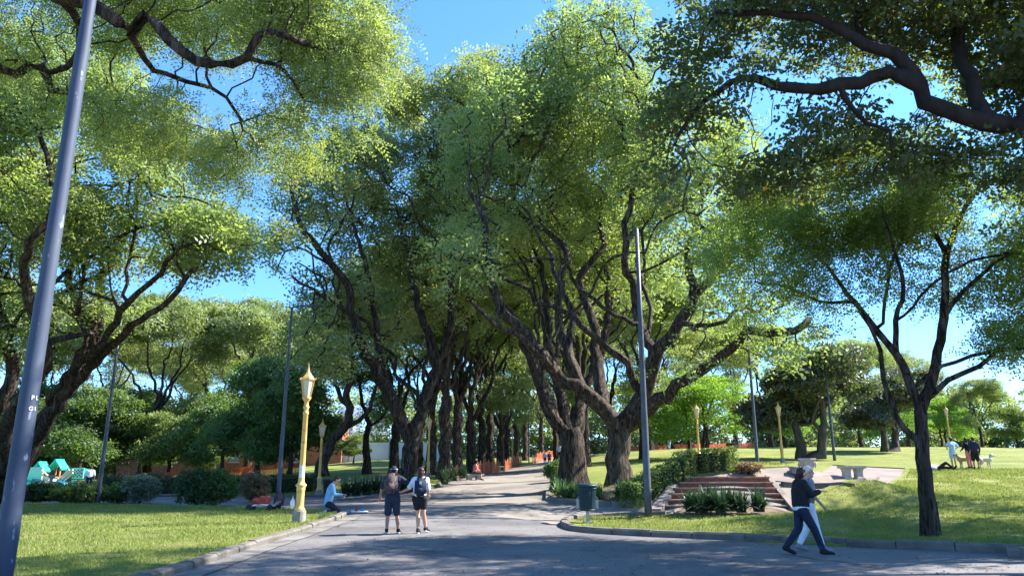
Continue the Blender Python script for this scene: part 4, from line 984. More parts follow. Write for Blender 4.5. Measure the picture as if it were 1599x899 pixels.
# red brick house behind the dark trees at left
p = on(330, 750, 112); r = empty('brick_house', (p.x, p.y, p.z), .1)
M_rb = surf('red_brick', [(.3, (.24, .09, .06)), (.7, (.34, .15, .1))], 3, .9, .4, 30)
bm = bmesh.new(); box(bm, (0, 0, 4), (38, 8, 8)); bm_obj('wall', bm, M_rb, r)
bm = bmesh.new(); box(bm, (0, 0, 8.15), (38.6, 8.6, .3)); bm_obj('roof', bm, M_gstone, r)
for k in range(9):
    for z in (2, 5.4):
        bm = bmesh.new(); box(bm, (-17+k*4.2, -4.03, z+.6), (1.3, .12, 1.7)); f = bm_obj('window', bm, M_win, r)
        bm = bmesh.new(); box(bm, (-17+k*4.2, -4.1, z-.3), (1.6, .25, .1)); bm_obj('sill', bm, M_stone, f)
tag(r, 'long red brick house hidden behind the dark trees and orange netting', 'building')
# playground
M_mint = flat('mint_plastic', (.25, .68, .52), .45); M_tealp = flat('teal_plastic', (.03, .55, .42), .45); M_lime = flat('lime_plastic', (.35, .75, .08), .45)
M_redp = flat('orange_post_paint', (.5, .15, .07), .5); M_cream = flat('cream_plastic', (.72, .62, .45), .6); M_bluep = flat('blue_plastic', (.03, .2, .3), .5); M_dgreen = flat('green_plastic', (.03, .36, .2), .45)
def playground():
    Y = 56; base = on(95, 765, Y); r = empty('playground_climber', base); zb = base.z
    k = Y/FPX
    def q(px, py, d=0): return at(px, py, Y+d)-base
    def part(nm, bm, m, sm=False): return bm_obj(nm, bm, m, r, sm)
    for nm_, (px, w_, top, pk, d, m) in {'a': (64, 20, 734, 722, 0, M_tealp), 'b': (91, 22, 731, 718, 1, M_tealp)}.items():
        c_ = q(px, top, d); ww = w_*k/2; h_ = (top-pk)*k
        bm = bmesh.new()
        for s_ in (-1, 1):
            a_ = [(c_.x+s_*ww, c_.y-ww, c_.z), (c_.x+s_*ww*.05, c_.y-ww, c_.z+h_), (c_.x+s_*ww*.05, c_.y+ww, c_.z+h_), (c_.x+s_*ww, c_.y+ww, c_.z)]
            up_ = [bm.verts.new(v) for v in a_]; dn = [bm.verts.new((v[0], v[1], v[2]-.1)) for v in a_]
            bm.faces.new(up_); bm.faces.new(dn[::-1])
            for i in range(4): bm.faces.new((up_[i], dn[i], dn[(i+1) % 4], up_[(i+1) % 4]))
        box(bm, (c_.x, c_.y, c_.z+h_), (.16, ww*2.05, .12), 0, .03); bmesh.ops.recalc_face_normals(bm, faces=bm.faces); part('roof', bm, m)
        for sx in (-.75, .75):
            for sy in (-.75, .75):
                bm = bmesh.new(); tube(bm, [(c_.x+sx*ww, c_.y+sy*ww, -.2), (c_.x+sx*ww, c_.y+sy*ww, c_.z+.15)], .06, 8); part('post', bm, M_redp, True)
    def panel(x0, y0, x1, y1, m, d=0, holes=False, t=.08):
        a_ = q(x0, y0, d); b_ = q(x1, y1, d); bm = bmesh.new(); box(bm, ((a_.x+b_.x)/2, a_.y, (a_.z+b_.z)/2), (abs(b_.x-a_.x), t, abs(a_.z-b_.z)), 0, .02); f = part('panel', bm, m)
        if holes:
            bm = bmesh.new()
            for i in range(5):
                for j in range(5):
                    if (i+j) % 2 == 0: box(bm, (a_.x+(b_.x-a_.x)*(.2+.15*i), a_.y-t/2-.004, b_.z+(a_.z-b_.z)*(.2+.15*j)), (.09, .02, .09), 0)
            bm_obj('holes', bm, M_black, f)
    panel(46, 729, 65, 748, M_mint, -.6); panel(114, 730, 130, 747, M_mint, -.5, True); panel(113, 755, 124, 765, M_tealp, -1); panel(38, 746, 47, 764, M_tealp, -.9)
    panel(46, 749, 108, 751, M_bluep, 0, t=2.0); panel(66, 745, 90, 756, M_cream, .2)
    for (xa, ya, xb, yb) in ((65, 734, 79, 746), (65, 740, 79, 752), (90, 750, 108, 733), (92, 752, 114, 733), (96, 754, 114, 738)):
        bm = bmesh.new(); tube(bm, [q(xa, ya, -.7), q(xb, yb, -.7)], .07, 6); part('handrail', bm, M_cream)
    bm = bmesh.new()
    for i in range(5): a_ = q(70+i*4, 754-i*1.2, -.9); box(bm, a_, (.24, 1.0, .12))
    part('stair', bm, M_cream)
    # crawl tube
    bm = bmesh.new(); a_ = q(131, 740, 0); tube(bm, [a_+Vector((-1.2, 0, 0)), a_, a_+Vector((.35, 0, -.02)), a_+Vector((.5, 0, -.12))], [.42, .42, .38, .2], 16); part('crawl_tube', bm, M_dgreen, True)
    # slides
    bm = bmesh.new(); lp = [q(14, 738, -1), q(4, 742, -1.3), q(-8, 750, -1.8), q(-20, 760, -2.2)]
    pr = None
    for v in lp:
        ring = [bm.verts.new(v+Vector(w_)) for w_ in ((0, -.45, .25), (0, -.35, 0), (0, .35, 0), (0, .45, .25), (0, .4, -.08), (0, -.4, -.08))]
        if pr:
            for i in range(6): bm.faces.new((pr[i], ring[i], ring[(i+1) % 6], pr[(i+1) % 6]))
        pr = ring
    bmesh.ops.recalc_face_normals(bm, faces=bm.faces); part('slide', bm, M_lime)
    bm = bmesh.new(); tube(bm, [q(12, 752, -1), q(3, 757, -1.5), q(-8, 764, -2)], [.45, .45, .45], 12); part('tube_slide', bm, M_dgreen, True)
    bm = bmesh.new()
    for i in range(3):
        c_ = q(91, 758, -1.2); tube(bm, [c_+Vector((-.55, i*.35, -.3)), c_+Vector((-.4, i*.35, .15)), c_+Vector((0, i*.35, .3)), c_+Vector((.4, i*.35, .15)), c_+Vector((.55, i*.35, -.3))], .06, 6)
    part('arch_climber', bm, M_bluep, True)
    tag(r, 'green and teal playground climber with gabled roofs and slides at left', 'playground')
playground()
# low concrete tap pedestal in front of playground
p = on(75, 785, 40); r = empty('drinking_fountain', p); bm = bmesh.new(); box(bm, (0, 0, .06), (.8, .5, .22), 0, .03); bm_obj('base', bm, M_gstone, r)
bm = bmesh.new(); lathe(bm, [(.09, .15), (.07, .3), (.07, 1.0), (.18, 1.1), (.19, 1.18), (.1, 1.14)], 12); bm_obj('pedestal', bm, M_gstone, r, True)
tag(r, 'grey pedestal fountain on a concrete foot before the playground', 'fountain')
# ------------------------------------------------------------------ hedges, bushes, strap-leaved plants, grass
def hedge(name, line, wd, h, m, lab, size=.07, dens=900, seed=1, inner=None, wob=.06):
    """clipped hedge along a ground line: a dense skin of leaves over a solid dark core"""
    rng = np.random.default_rng(seed); pts = smooth_line([(q[0], q[1], 0) for q in line], .3); o = Vector((pts[0][0], pts[0][1], gz(pts[0][0], pts[0][1])))
    r = empty(name, o); cents = []; nm = []
    L = len(pts); bm = bmesh.new(); prev = None
    for i, p in enumerate(pts):
        a = pts[max(i-1, 0)]; b = pts[min(i+1, L-1)]; t = (b-a)/(np.linalg.norm(b-a)+1e-9); n_ = np.array([-t[1], t[0], 0]); z = gz(p[0], p[1])
        prof = [(-.42, .0), (-.47, .5), (-.45, .88), (-.3, .93), (.3, .93), (.45, .88), (.47, .5), (.42, .0)]
        ring = [bm.verts.new(Vector((p[0]+n_[0]*u*wd*.93, p[1]+n_[1]*u*wd*.93, z+v*h*.97-.03))-o) for u, v in prof]
        if 1 <= i <= L-2:
            if prev:
                for k in range(8): bm.faces.new((prev[k], ring[k], ring[(k+1) % 8], prev[(k+1) % 8]))
            else: bm.faces.new(ring[::-1])
            prev = ring
        if i in (0, L-1):
            ne = int(dens*wd*h*1.3); c = np.zeros((ne, 3)); ue = rng.uniform(-wd/2, wd/2, ne); te = rng.uniform(-.12, .25, ne)*(1 if i == 0 else -1)
            c[:, 0] = p[0]+t[0]*te+n_[0]*ue; c[:, 1] = p[1]+t[1]*te+n_[1]*ue; c[:, 2] = z+rng.uniform(.02, h, ne); cents.append(c)
        seglen = .3; per = 2*h+wd; cnt = int(dens*seglen*per)
        s = rng.uniform(0, per, cnt); u = np.where(s < h, -wd/2, np.where(s < h+wd, s-h-wd/2, wd/2)); v = np.where(s < h, s, np.where(s < h+wd, h, 2*h+wd-s))
        tt = rng.uniform(-.5, .5, cnt)*seglen
        w_ = np.array([noise.noise(Vector((p[0]*1.3, p[1]*1.3, q*1.7))) for q in v[::40]]); w_ = np.repeat(w_, 40)[:cnt]*wob*1.6
        c = np.zeros((cnt, 3)); un = np.sign(u)*(np.abs(u)+w_+rng.normal(0, .03, cnt)); vv = v+(v >= h-.01)*w_*1.2+rng.normal(0, .02, cnt)
        c[:, 0] = p[0]+t[0]*tt+n_[0]*un; c[:, 1] = p[1]+t[1]*tt+n_[1]*un; c[:, 2] = z+np.maximum(vv, .02); cents.append(c)
    bm.faces.new(prev); bmesh.ops.recalc_face_normals(bm, faces=bm.faces)
    bm_obj('core', bm, M_core, r)
    V, Fc = leaves(np.concatenate(cents), 1, (.02, .02, .02), size, .55, rng, .15)
    link('leaves', np_mesh('leaves', V-np.array(o), Fc, 4), m, r)
    tag(r, lab, 'hedge'); return r
M_core = flat('hedge_core', (.022, .028, .014), .95)
hl = pix([(1002, 791), (1014, 782), (1040, 766), (1076, 751)]); hl = [(x-.35, y) for x, y in hl]
hedge('clipped_hedge', hl+[(hl[-1][0]+.7, hl[-1][1]+.9)]+[(x, y+.6) for x, y in pix([(1110, 746), (1150, 742)])], .7, .85, M_hedge, 'clipped green hedge climbing beside the steps and along the terrace', size=.075, dens=1000)
hl = pix([(150, 773), (250, 774), (330, 773), (400, 772), (470, 771), (490, 770)])
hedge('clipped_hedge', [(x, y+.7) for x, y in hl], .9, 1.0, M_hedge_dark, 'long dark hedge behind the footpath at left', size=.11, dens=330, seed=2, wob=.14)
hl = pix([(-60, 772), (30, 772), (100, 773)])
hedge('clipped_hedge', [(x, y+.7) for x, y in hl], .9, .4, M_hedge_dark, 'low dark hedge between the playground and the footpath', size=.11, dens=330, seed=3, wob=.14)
def bush(name, p, rx, ry, h, m, lab, size=.1, n=420, per=14, seed=1, cat='bush', stems=9):
    rng = np.random.default_rng(seed); r = empty(name, p); bm = bmesh.new(); rn = random.Random(seed)
    for k in range(stems):
        a = rn.uniform(0, 6.28); d = rn.uniform(.3, .8); tube(bm, [(0, 0, -.1), (math.cos(a)*rx*d*.4, math.sin(a)*ry*d*.4, h*.35), (math.cos(a)*rx*d, math.sin(a)*ry*d, h*rn.uniform(.6, .95))], [.03, .02, .008], 5)
    bm_obj('stems', bm, M_bark_dark, r)
    v = rng.normal(0, 1, (n, 3)); v /= np.linalg.norm(v, axis=1)[:, None]; v *= rng.uniform(.35, 1, n)[:, None]**.5
    nz = np.array([noise.noise(Vector(q)*2.2+Vector((seed, 0, 0))) for q in v]); v *= (1+.35*nz)[:, None]
    c = v*np.array([rx, ry, h*.52])+np.array([0, 0, h*.5]); c = c[c[:, 2] > .03]
    V, Fc = leaves(c, per, (.08, .08, .06), size, .5, rng, .3); link('leaves', np_mesh('leaves', V, Fc, 4), m, r)
    tag(r, lab, cat); return r
M_dry = leafmat('leaf_dry', (.2, .14, .08), (.3, .22, .13), (.2, .12, .05), (.3, .2, .1), .03)
M_silver = leafmat('leaf_silver', (.12, .17, .12), (.18, .22, .16), (.1, .16, .06), (.16, .22, .1), .1)
for i, (px, py, rx, h, m, lab) in enumerate([
    (58, 787, 1.0, .85, M_hedge_dark, 'round dark bush just right of the near pole'), (112, 787, 1.3, .8, M_dark, 'spreading green bush in front of the playground'),
    (140, 786, .8, .75, M_hedge, 'lighter yellowish bush before the playground at the dark pole'), (217, 786, .9, 1.25, M_silver, 'silvery leafy bush on the far edge of the left lawn'),
    (305, 790, 1.1, 1.55, M_hedge_dark, 'tall dark bush at the back of the left lawn, left of a pair'), (333, 790, 1.0, 1.5, M_dark, 'tall dark bush at the back of the left lawn, right of a pair'),
    (183, 786, .7, .8, M_dark, 'small dark bush left of the silvery one'), (395, 785, .75, 1.4, M_dry, 'dry brownish brush behind the stroller bags'),
    (870, 752, .8, 1.2, M_dark, 'dark bush in the bed left of the fluted trunk'), (1170, 741, .45, .35, M_dry, 'low reddish dry plant on the terrace edge')]):
    p = G(px, py); bush('bush', (p.x, p.y, p.z+.05), rx, rx*.8, h, m, lab, .12 if p.y > 30 else .09, int(380*rx), 14, 10+i)
# strap-leaved clumps (agapanthus): a fountain of arching blades
def strap_mesh(n, L, seed, w0=.035):
    rn = random.Random(seed); V = []; F_ = []
    for k in range(n):
        a = rn.uniform(0, 6.28); ll = L*rn.uniform(.6, 1.15); lean = rn.uniform(.15, .95); x0 = rn.uniform(-.12, .12); y0 = rn.uniform(-.12, .12); w_ = w0*rn.uniform(.7, 1.2)
        d = Vector((math.cos(a), math.sin(a), 0)); s = Vector((-d.y, d.x, 0)); prev = None
        for j in range(6):
            t = j/5; hgt = ll*(t*(1.15-lean*.35)-t*t*lean*.75); out = ll*lean*(t**1.4)*.9; ww = w_*(1-t**2.5)*(.7+.6*t*(1-t)*2)+.003
            c = Vector((x0, y0, 0))+d*out+Vector((0, 0, max(hgt, -.02)+.02)); i0 = len(V); V += [tuple(c-s*ww), tuple(c+s*ww)]
            if prev is not None: F_ += [prev, prev+1, i0+1, i0]
            prev = i0
    return np_mesh('leaves', np.array(V), np.array(F_), 4)
def stalk_mesh(n, h, seed):
    rn = random.Random(seed); bm = bmesh.new()
    for k in range(n):
        a = rn.uniform(0, 6.28); q = rn.uniform(.05, .35); top = Vector((math.cos(a)*q*1.3, math.sin(a)*q*1.3, h*rn.uniform(.8, 1.1)))
        tube(bm, [(math.cos(a)*q*.3, math.sin(a)*q*.3, 0), top], .006, 4); bmesh.ops.create_icosphere(bm, subdivisions=1, radius=.012, matrix=Matrix.Translation(top))
    me = bpy.data.meshes.new('seed_stalks'); bm.to_mesh(me); bm.free(); return me
def clump_proto(seed, n, L, m):
    r = empty('strap_leaf_plant', (0, 0, 0)); link('leaves', strap_mesh(n, L, seed), m, r); link('seed_stalks', stalk_mesh(2, L*.8, seed), M_paper, r); return r
M_strapd = leafmat('leaf_strap_dark', (.018, .045, .018), (.035, .07, .025), (.03, .08, .02), (.05, .12, .02), .12, trans=.25)
cpA = clump_proto(3, 150, .75, M_strap); cpB = clump_proto(4, 170, .85, M_strapd)
def clumps(proto, first, lst, grp):
    for i, (px, py, s, lab, *Y) in enumerate(lst):
        p = on(px, py, Y[0]) if Y else G(px, py); o = proto if (first and i == 0) else copy_tree(proto)
        o.location = (p.x, p.y, p.z+.1); o.rotation_euler = (0, 0, rnd.uniform(0, 6.28)); o.scale = (s, s, s*.95); tag(o, lab, 'plant', grp)
clumps(cpA, True, [(872, 778, 1.1, 'strap-leaved plant at the left tip of the bed beside the walk'), (868, 770, 1.2, 'strap-leaved plant at the left edge of the bed, second from its tip'), (884, 783, 1.1, 'strap-leaved plant at the foot of the fluted trunk'),
      (934, 786, .9, 'small strap-leaved plant between the two big trunks'), (970, 784, 1.1, 'strap-leaved plant at the foot of the pale main trunk'), (985, 786, 1.2, 'pale-bladed plant right of the main trunk against the hedge'),
      (874, 764, 1.2, 'strap-leaved plant behind the bed kerb below the fluted trunk'), (898, 783, 1.0, 'strap-leaved plant just left of the green bin')], 'strap-leaved plants in the tree bed')
clumps(cpB, True, [(1078, 804, 1.01, 'dark strap-leaved clump in front of the steps, leftmost'), (1094, 807, 1.06, 'dark strap-leaved clump in front of the steps, second from left'), (1111, 804, 1.15, 'dark strap-leaved clump in front of the steps, tall middle one'),
      (1126, 807, 1.10, 'dark strap-leaved clump in front of the steps, front middle'), (1141, 804, 1.10, 'dark strap-leaved clump in front of the steps, third from right'), (1158, 806, 1.01, 'dark strap-leaved clump in front of the steps, second from right'),
      (1186, 805, 1.06, 'dark strap-leaved clump standing apart right of the others by the steps')], 'dark strap-leaved clumps before the steps')
clumps(cpB, False, [(px, py, s, lab, Y) for px, py, s, Y, lab in [(540, 777, 1.3, 43, 'dark clump right of the kneeling man, beside the black bin'), (556, 777, 1.4, 43, 'dark clump of the back bed, second from the kneeling man'), (572, 776, 1.4, 43.5, 'dark clump of the back bed, third from the kneeling man'),
      (588, 775, 1.4, 44, 'dark clump of the back bed just left of the man'), (622, 773, 1.3, 45, 'dark clump of the back bed seen between the couple'), (694, 765, 1.4, 48, 'dark clump right of the woman at the bed corner'),
      (706, 760, 1.4, 50, 'dark clump behind the short orange netting'), (722, 754, 1.3, 54, 'dark clump left of the stone bench'), (640, 772, 1.3, 45.5, 'dark clump of the back bed behind the joined hands')]], 'dark strap-leaved clumps of the back bed')
# grass blades on the near lawns
def in_poly(P, poly):
    x, y = P[:, 0], P[:, 1]; c = np.zeros(len(P), bool); n = len(poly); j = n-1
    for i in range(n):
        xi, yi = poly[i]; xj, yj = poly[j]
        c ^= ((yi > y) != (yj > y)) & (x < (xj-xi)*(y-yi)/(yj-yi+1e-12)+xi); j = i
    return c
def grass(poly, x0, x1, y0, y1, n, seed, name, lab):
    rng = np.random.default_rng(seed); y = y0*(y1/y0)**rng.uniform(0, 1, n); x = rng.uniform(x0, x1, n); P = np.c_[x, y]
    vis = (np.abs(x) < y*.74+1); P = P[vis]; P = P[in_poly(P, poly) & in_poly(P+[0, -.3], poly) & in_poly(P+[.3, 0], poly) & in_poly(P+[-.3, 0], poly)]
    dens = np.array([noise.noise(Vector((q[0]*.8, q[1]*.8, 5.))) for q in P]); P = P[dens+rng.uniform(-.4, .4, len(P)) > -.16]
    z = gzs(P)+.08; n = len(P); s = (.6+P[:, 1]/30)*1.0
    a = rng.uniform(0, 6.28, n); h = rng.uniform(.03, .075, n)*s; w_ = .006*s*1.6; lx = rng.normal(0, .03, n)*s; ly = rng.normal(0, .03, n)*s
    V = np.empty((n, 3, 3)); V[:, 0] = np.c_[P[:, 0]-np.cos(a)*w_, P[:, 1]-np.sin(a)*w_, z]; V[:, 1] = np.c_[P[:, 0]+np.cos(a)*w_, P[:, 1]+np.sin(a)*w_, z]; V[:, 2] = np.c_[P[:, 0]+lx, P[:, 1]+ly, z+h]
    tag(link(name, np_mesh(name, V.reshape(-1, 3), np.arange(n*3), 3), M_blade), lab, kind='stuff')
grass(left_lawn, -26, -5, 11, 38, 260000, 1, 'grass', 'short sunlit grass of the left lawn')
grass(right_lawn, 2, 30, 13.5, 42, 300000, 2, 'grass', 'short grass of the right lawn')
# fallen leaves scattered on road and walk
def litter():
    rng = np.random.default_rng(4); n = 7000; y = 10*(60/10)**rng.uniform(0, 1, n); x = rng.uniform(-.6, .7, n)*y; P = np.c_[x, y]; P = P[in_poly(P, road) | in_poly(P, foot)]
    z = gzs(P)+.03; c = np.c_[P, z]; V, Fc = leaves(c, 1, (.01, .01, .001), .05, .6, rng, 1.5)
    V[:, 2] = np.clip(V[:, 2], 0, 1e9)
    tag(link('fallen_leaves', np_mesh('fallen_leaves', V, Fc, 4), M_dry), 'small dry leaves scattered on the road', kind='stuff')
litter()
# ------------------------------------------------------------------ people
M_skin = flat('skin', (.50, .30, .21), .55, var=.04); M_skin2 = flat('skin_tanned', (.36, .2, .135), .55, var=.04)
M_hair = flat('dark_hair', (.025, .014, .01), .5); M_hairr = flat('reddish_hair', (.04, .014, .012), .45); M_hairw = flat('white_hair', (.6, .58, .54), .6)
M_navy = flat('navy_cloth', (.018, .025, .05), .85); M_blackc = flat('black_cloth', (.014, .014, .017), .85); M_whitec = flat('white_cloth', (.72, .74, .8), .85)
M_blue = flat('light_blue_cloth', (.17, .36, .62), .85); M_denim = surf('dark_denim', [(.3, (.008, .012, .028)), (.7, (.018, .028, .06))], 8, .85, .3, 60, second=(3, (.05, .10, .22), .66, .8), bdist=.003)
M_sole = flat('white_rubber', (.7, .7, .68), .6); M_eye = flat('eye', (.02, .015, .012), .2); M_pink = flat('pink_cloth', (.6, .25, .22), .85); M_skyc = flat('pale_blue_cloth', (.35, .55, .8), .85)
M_pack = surf('patterned_pack', [(.44, (.02, .02, .028)), (.5, (.2, .13, .12)), (.56, (.03, .025, .035))], 26, .8, .2, 60)
M_greyc = flat('grey_cloth', (.22, .23, .26), .85)
M_tan = flat('tan_fur', (.45, .33, .2), .9); M_cloth_red = flat('red_cloth', (.38, .06, .05), .85)
def blob(name, caps, m, parent, vox=.009, smooth=3):
    """one continuous surface grown round tapered limbs and rounded masses: (p0, p1, r0, r1) or (centre, radii)"""
    bm = bmesh.new()
    for c in caps:
        if len(c) == 2 or len(c) == 3:
            mt = Matrix.Translation(c[0]) @ (c[2].to_4x4() if len(c) == 3 else Matrix.Identity(4)) @ Matrix.Diagonal((*c[1], 1))
            bmesh.ops.create_uvsphere(bm, u_segments=16, v_segments=12, radius=1, matrix=mt); continue
        a, b, r0, r1 = Vector(c[0]), Vector(c[1]), c[2], c[3]; d = b-a; L = max(d.length, 1e-4); q = d.to_track_quat('Z', 'Y').to_matrix().to_4x4(); n = 14; rings = []
        prof = [(-1, 0, r0)]+[(-math.cos(t*math.pi/8)*1, math.sin(t*math.pi/8), r0) for t in range(1, 5)]
        pf = [(r0*math.sin(t*math.pi/8), -r0*math.cos(t*math.pi/8)) for t in range(1, 5)]+[(r1*math.cos(t*math.pi/8), L+r1*math.sin(t*math.pi/8)) for t in range(0, 4)]
        M = Matrix.Translation(a) @ q
        lathe_v = []
        for (rr, z) in pf: lathe_v.append([bm.verts.new(M @ Vector((rr*math.cos(2*math.pi*k/n), rr*math.sin(2*math.pi*k/n), z))) for k in range(n)])
        for u, v in zip(lathe_v, lathe_v[1:]):
            for k in range(n): bm.faces.new((u[k], u[(k+1) % n], v[(k+1) % n], v[k]))
        bm.faces.new(lathe_v[0][::-1]); bm.faces.new(lathe_v[-1])
    o = bm_obj(name, bm, m, None)
    md = o.modifiers.new('r', 'REMESH'); md.mode = 'VOXEL'; md.voxel_size = vox; md.use_smooth_shade = True
    ms = o.modifiers.new('s', 'SMOOTH'); ms.iterations = smooth; ms.factor = .5
    dg = bpy.context.evaluated_depsgraph_get(); me = bpy.data.meshes.new_from_object(o.evaluated_get(dg)); old = o.data
    o.modifiers.clear(); o.data = me; bpy.data.meshes.remove(old); me.name = name
    if len(me.materials) == 0: me.materials.append(m)
    me.polygons.foreach_set('use_smooth', np.ones(len(me.polygons), bool)); o.parent = parent
    return o
V3 = Vector
def lerp(a, b, t): return V3(a)*(1-t)+V3(b)*t
def person(p, rz, J, look, lab, grp=None, female=False, skin=None, hair=M_hair, hairstyle='short', top=None, sleeve=.45, bottom=None, legcut=.5, shoes=M_blackc, sole=None, jacket=None, vox=.009, scale=1.0, hem=0.0, curl=.6, extra=None, fingers=True):
    skin = skin or M_skin
    r = empty('person', p, rz); r.scale = (scale,)*3
    J = {k: V3(v) for k, v in J.items()}; g = J.get
    look = V3(look).normalized(); hd = J['head']; upv = V3(J.get('headup', (0, 0, 1))).normalized(); side = look.cross(upv).normalized(); upv = side.cross(look).normalized()
    def H(f, s, u): return hd+look*f+side*s+upv*u
    w_ = .9 if female else 1.0
    torso = [(lerp(g('hipL'), g('hipR'), .1), lerp(g('hipL'), g('hipR'), .9), .105, .105), (J['pelvis'], J['chest'], .118*w_, .13*w_)]
    sv = (g('shR')-g('shL')).normalized()
    torso += [(J['pelvis']+sv*.05, J['chest']+sv*.075, .105*w_, .105*w_), (J['pelvis']-sv*.05, J['chest']-sv*.075, .105*w_, .105*w_), (lerp(g('shL'), g('shR'), .12), lerp(g('shL'), g('shR'), .88), .07*w_, .07*w_),
              (lerp(g('shL'), J['chest'], .35), J['chest'], .09, .12*w_), (lerp(g('shR'), J['chest'], .35), J['chest'], .09, .12*w_)]
    nk = J['neck']
    head = [(nk-V3((0, 0, .05)), H(-.015, 0, -.07), .06*w_, .052*w_), (H(-.012, 0, .03), (.078, .078, .088)), (H(-.03, 0, .03), H(.03, 0, .04), .08, .074), (H(.02, 0, -.0), H(.055, 0, -.088), .062, .036),
            (H(.085, 0, .012), H(.108, 0, -.022), .010, .016), (H(.09, -.012, -.052), H(.09, .012, -.052), .012, .012), (H(.06, -.03, .03), H(.06, .03, .03), .032, .032),
            (H(0, .08, .01), H(-.01, .086, -.02), .018, .012), (H(0, -.08, .01), H(-.01, -.086, -.02), .018, .012)]
    arms = []; hands = []
    for s in 'LR':
        sh, el, wr = g('sh'+s), g('el'+s), g('wr'+s); arms += [(sh, el, .055*w_, .041*w_), (el, wr, .043*w_, .028*w_)]
        d = V3(J.get('hd'+s, wr-el)).normalized(); ref = V3((0, 0, 1)) if abs(d.z) < .8 else V3((0, 1, 0)); pn = V3(J.get('pn'+s, (0, 0, -1) if abs(d.z) < .8 else (0, 1, 0)))
        pn = (pn-d*pn.dot(d)).normalized(); ac = d.cross(pn).normalized()*(1 if s == 'L' else -1); pc = wr+d*.05
        for k in (-.026, -.009, .009, .026): hands.append((wr+d*.01+ac*k*.6, wr+d*.085+ac*k, .017, .014))
        if fingers:
            for k, (o_, ln) in enumerate(((-.031, .062), (-.0105, .076), (.0105, .080), (.031, .070))):
                b0 = wr+d*.088+ac*o_; m1 = b0+(d*(1-curl*.25)+pn*curl*.5).normalized()*ln*.5; m2 = m1+(d*(1-curl*.8)+pn*curl*1.2).normalized()*ln*.5
                hands += [(b0, m1, .0092, .0088), (m1, m2, .0088, .0072)]
            t0 = wr+d*.03+ac*.03; t1 = t0+(d*.55+ac*.75+pn*.35).normalized()*.038; hands += [(t0, t1, .013, .011), (t1, t1+(d*.9+ac*.15+pn*.3).normalized()*.032, .011, .008)]
    legs = []
    for s in 'LR':
        h_, k_, a_, t_ = g('hip'+s), g('kn'+s), g('an'+s), g('to'+s); legs += [(h_, k_, .088, .056), (k_, lerp(k_, a_, .4), .054, .055), (lerp(k_, a_, .35), a_, .056, .036), (a_, t_, .036, .026)]
    blob('body', torso+head+arms+hands+legs, skin, r, vox)
    e = bmesh.new()
    for s in (-.031, .031): bmesh.ops.create_uvsphere(e, u_segments=8, v_segments=6, radius=.0105, matrix=Matrix.Translation(H(.084, s, .018)))
    bm_obj('eyes', e, M_eye, r, True)
    hc = [(H(-.025, 0, .045), H(-.008, 0, .06), .092, .083), (H(-.035, 0, .0), H(-.04, 0, -.035), .085, .065)]
    if hairstyle == 'bun': hc += [(H(-.1, 0, -.01), H(-.125, 0, -.03), .035, .045), (H(-.125, 0, -.03), H(-.14, 0, -.13), .043, .022)]
    if hairstyle == 'tail': hc += [(H(-.1, 0, 0), H(-.12, .01, -.16), .04, .02)]
    if hairstyle == 'long': hc += [(H(-.045, 0, -.02), H(-.065, .0, -.16), .085, .06), (H(-.065, .0, -.16), H(-.07, 0, -.26), .06, .025), (H(-.02, .06, -.02), H(-.03, .055, -.14), .035, .02), (H(-.02, -.06, -.02), H(-.03, -.055, -.14), .035, .02)]
    blob('hair', hc, hair, r, vox*1.1, 1)
    G_ = .018
    if top:
        cs = [(a, b, c+G_+.004, d+G_+.004) for a, b, c, d in torso[1:]]
        low = J['pelvis']-(J['chest']-J['pelvis']).normalized()*(hem-.06); cs += [(J['pelvis']+sv*k, low+sv*k, .142, .134) for k in (-.06, 0, .06)] if hem else []
        cs += [(lerp(nk, J['chest'], .25), lerp(nk, J['chest'], .6), .07, .085)]
        for s in 'LR':
            sh, el, wr = g('sh'+s), g('el'+s), g('wr'+s)
            if sleeve <= .5: cs += [(sh, lerp(sh, el, sleeve*2), .074, .066)]
            else: cs += [(sh, el, .073, .058), (el, lerp(el, wr, (sleeve-.5)*2), .057, .044)]
        blob('shirt', cs, top, r, vox)
    if jacket:
        up = (J['chest']-J['pelvis']).normalized()
        cs = [(J['pelvis']+up*.05+sv*k, J['chest']+sv*k*1.35, .152, .16) for k in (-.05, 0, .05)]+[(lerp(g('shL'), g('shR'), .1), lerp(g('shL'), g('shR'), .9), .108, .108), (lerp(nk, J['chest'], .1), J['chest'], .082, .16)]
        for s in 'LR': cs += [(lerp(g('sh'+s), J['chest'], .35), J['chest'], .125, .15), (g('sh'+s), g('el'+s), .09, .072), (g('el'+s), lerp(g('el'+s), g('wr'+s), .86), .068, .052)]
        blob('jacket', cs, jacket, r, vox)
    if bottom:
        cs = [(lerp(g('hipL'), g('hipR'), .05), lerp(g('hipL'), g('hipR'), .95), .126, .126), (J['pelvis']-V3((0, 0, .02)), J['pelvis']+(J['chest']-J['pelvis']).normalized()*.05, .13, .128)]
        for s in 'LR':
            h_, k_, a_ = g('hip'+s), g('kn'+s), g('an'+s)
            if legcut <= .5: e_ = lerp(h_, k_, legcut*2); cs += [(h_, e_, .115, .098 if not female else .092)]
            else: cs += [(h_, k_, .108, .077), (k_, lerp(k_, a_, (legcut-.5)*2), .075, .06)]
        blob('shorts' if legcut < .6 else 'trousers', cs, bottom, r, vox)
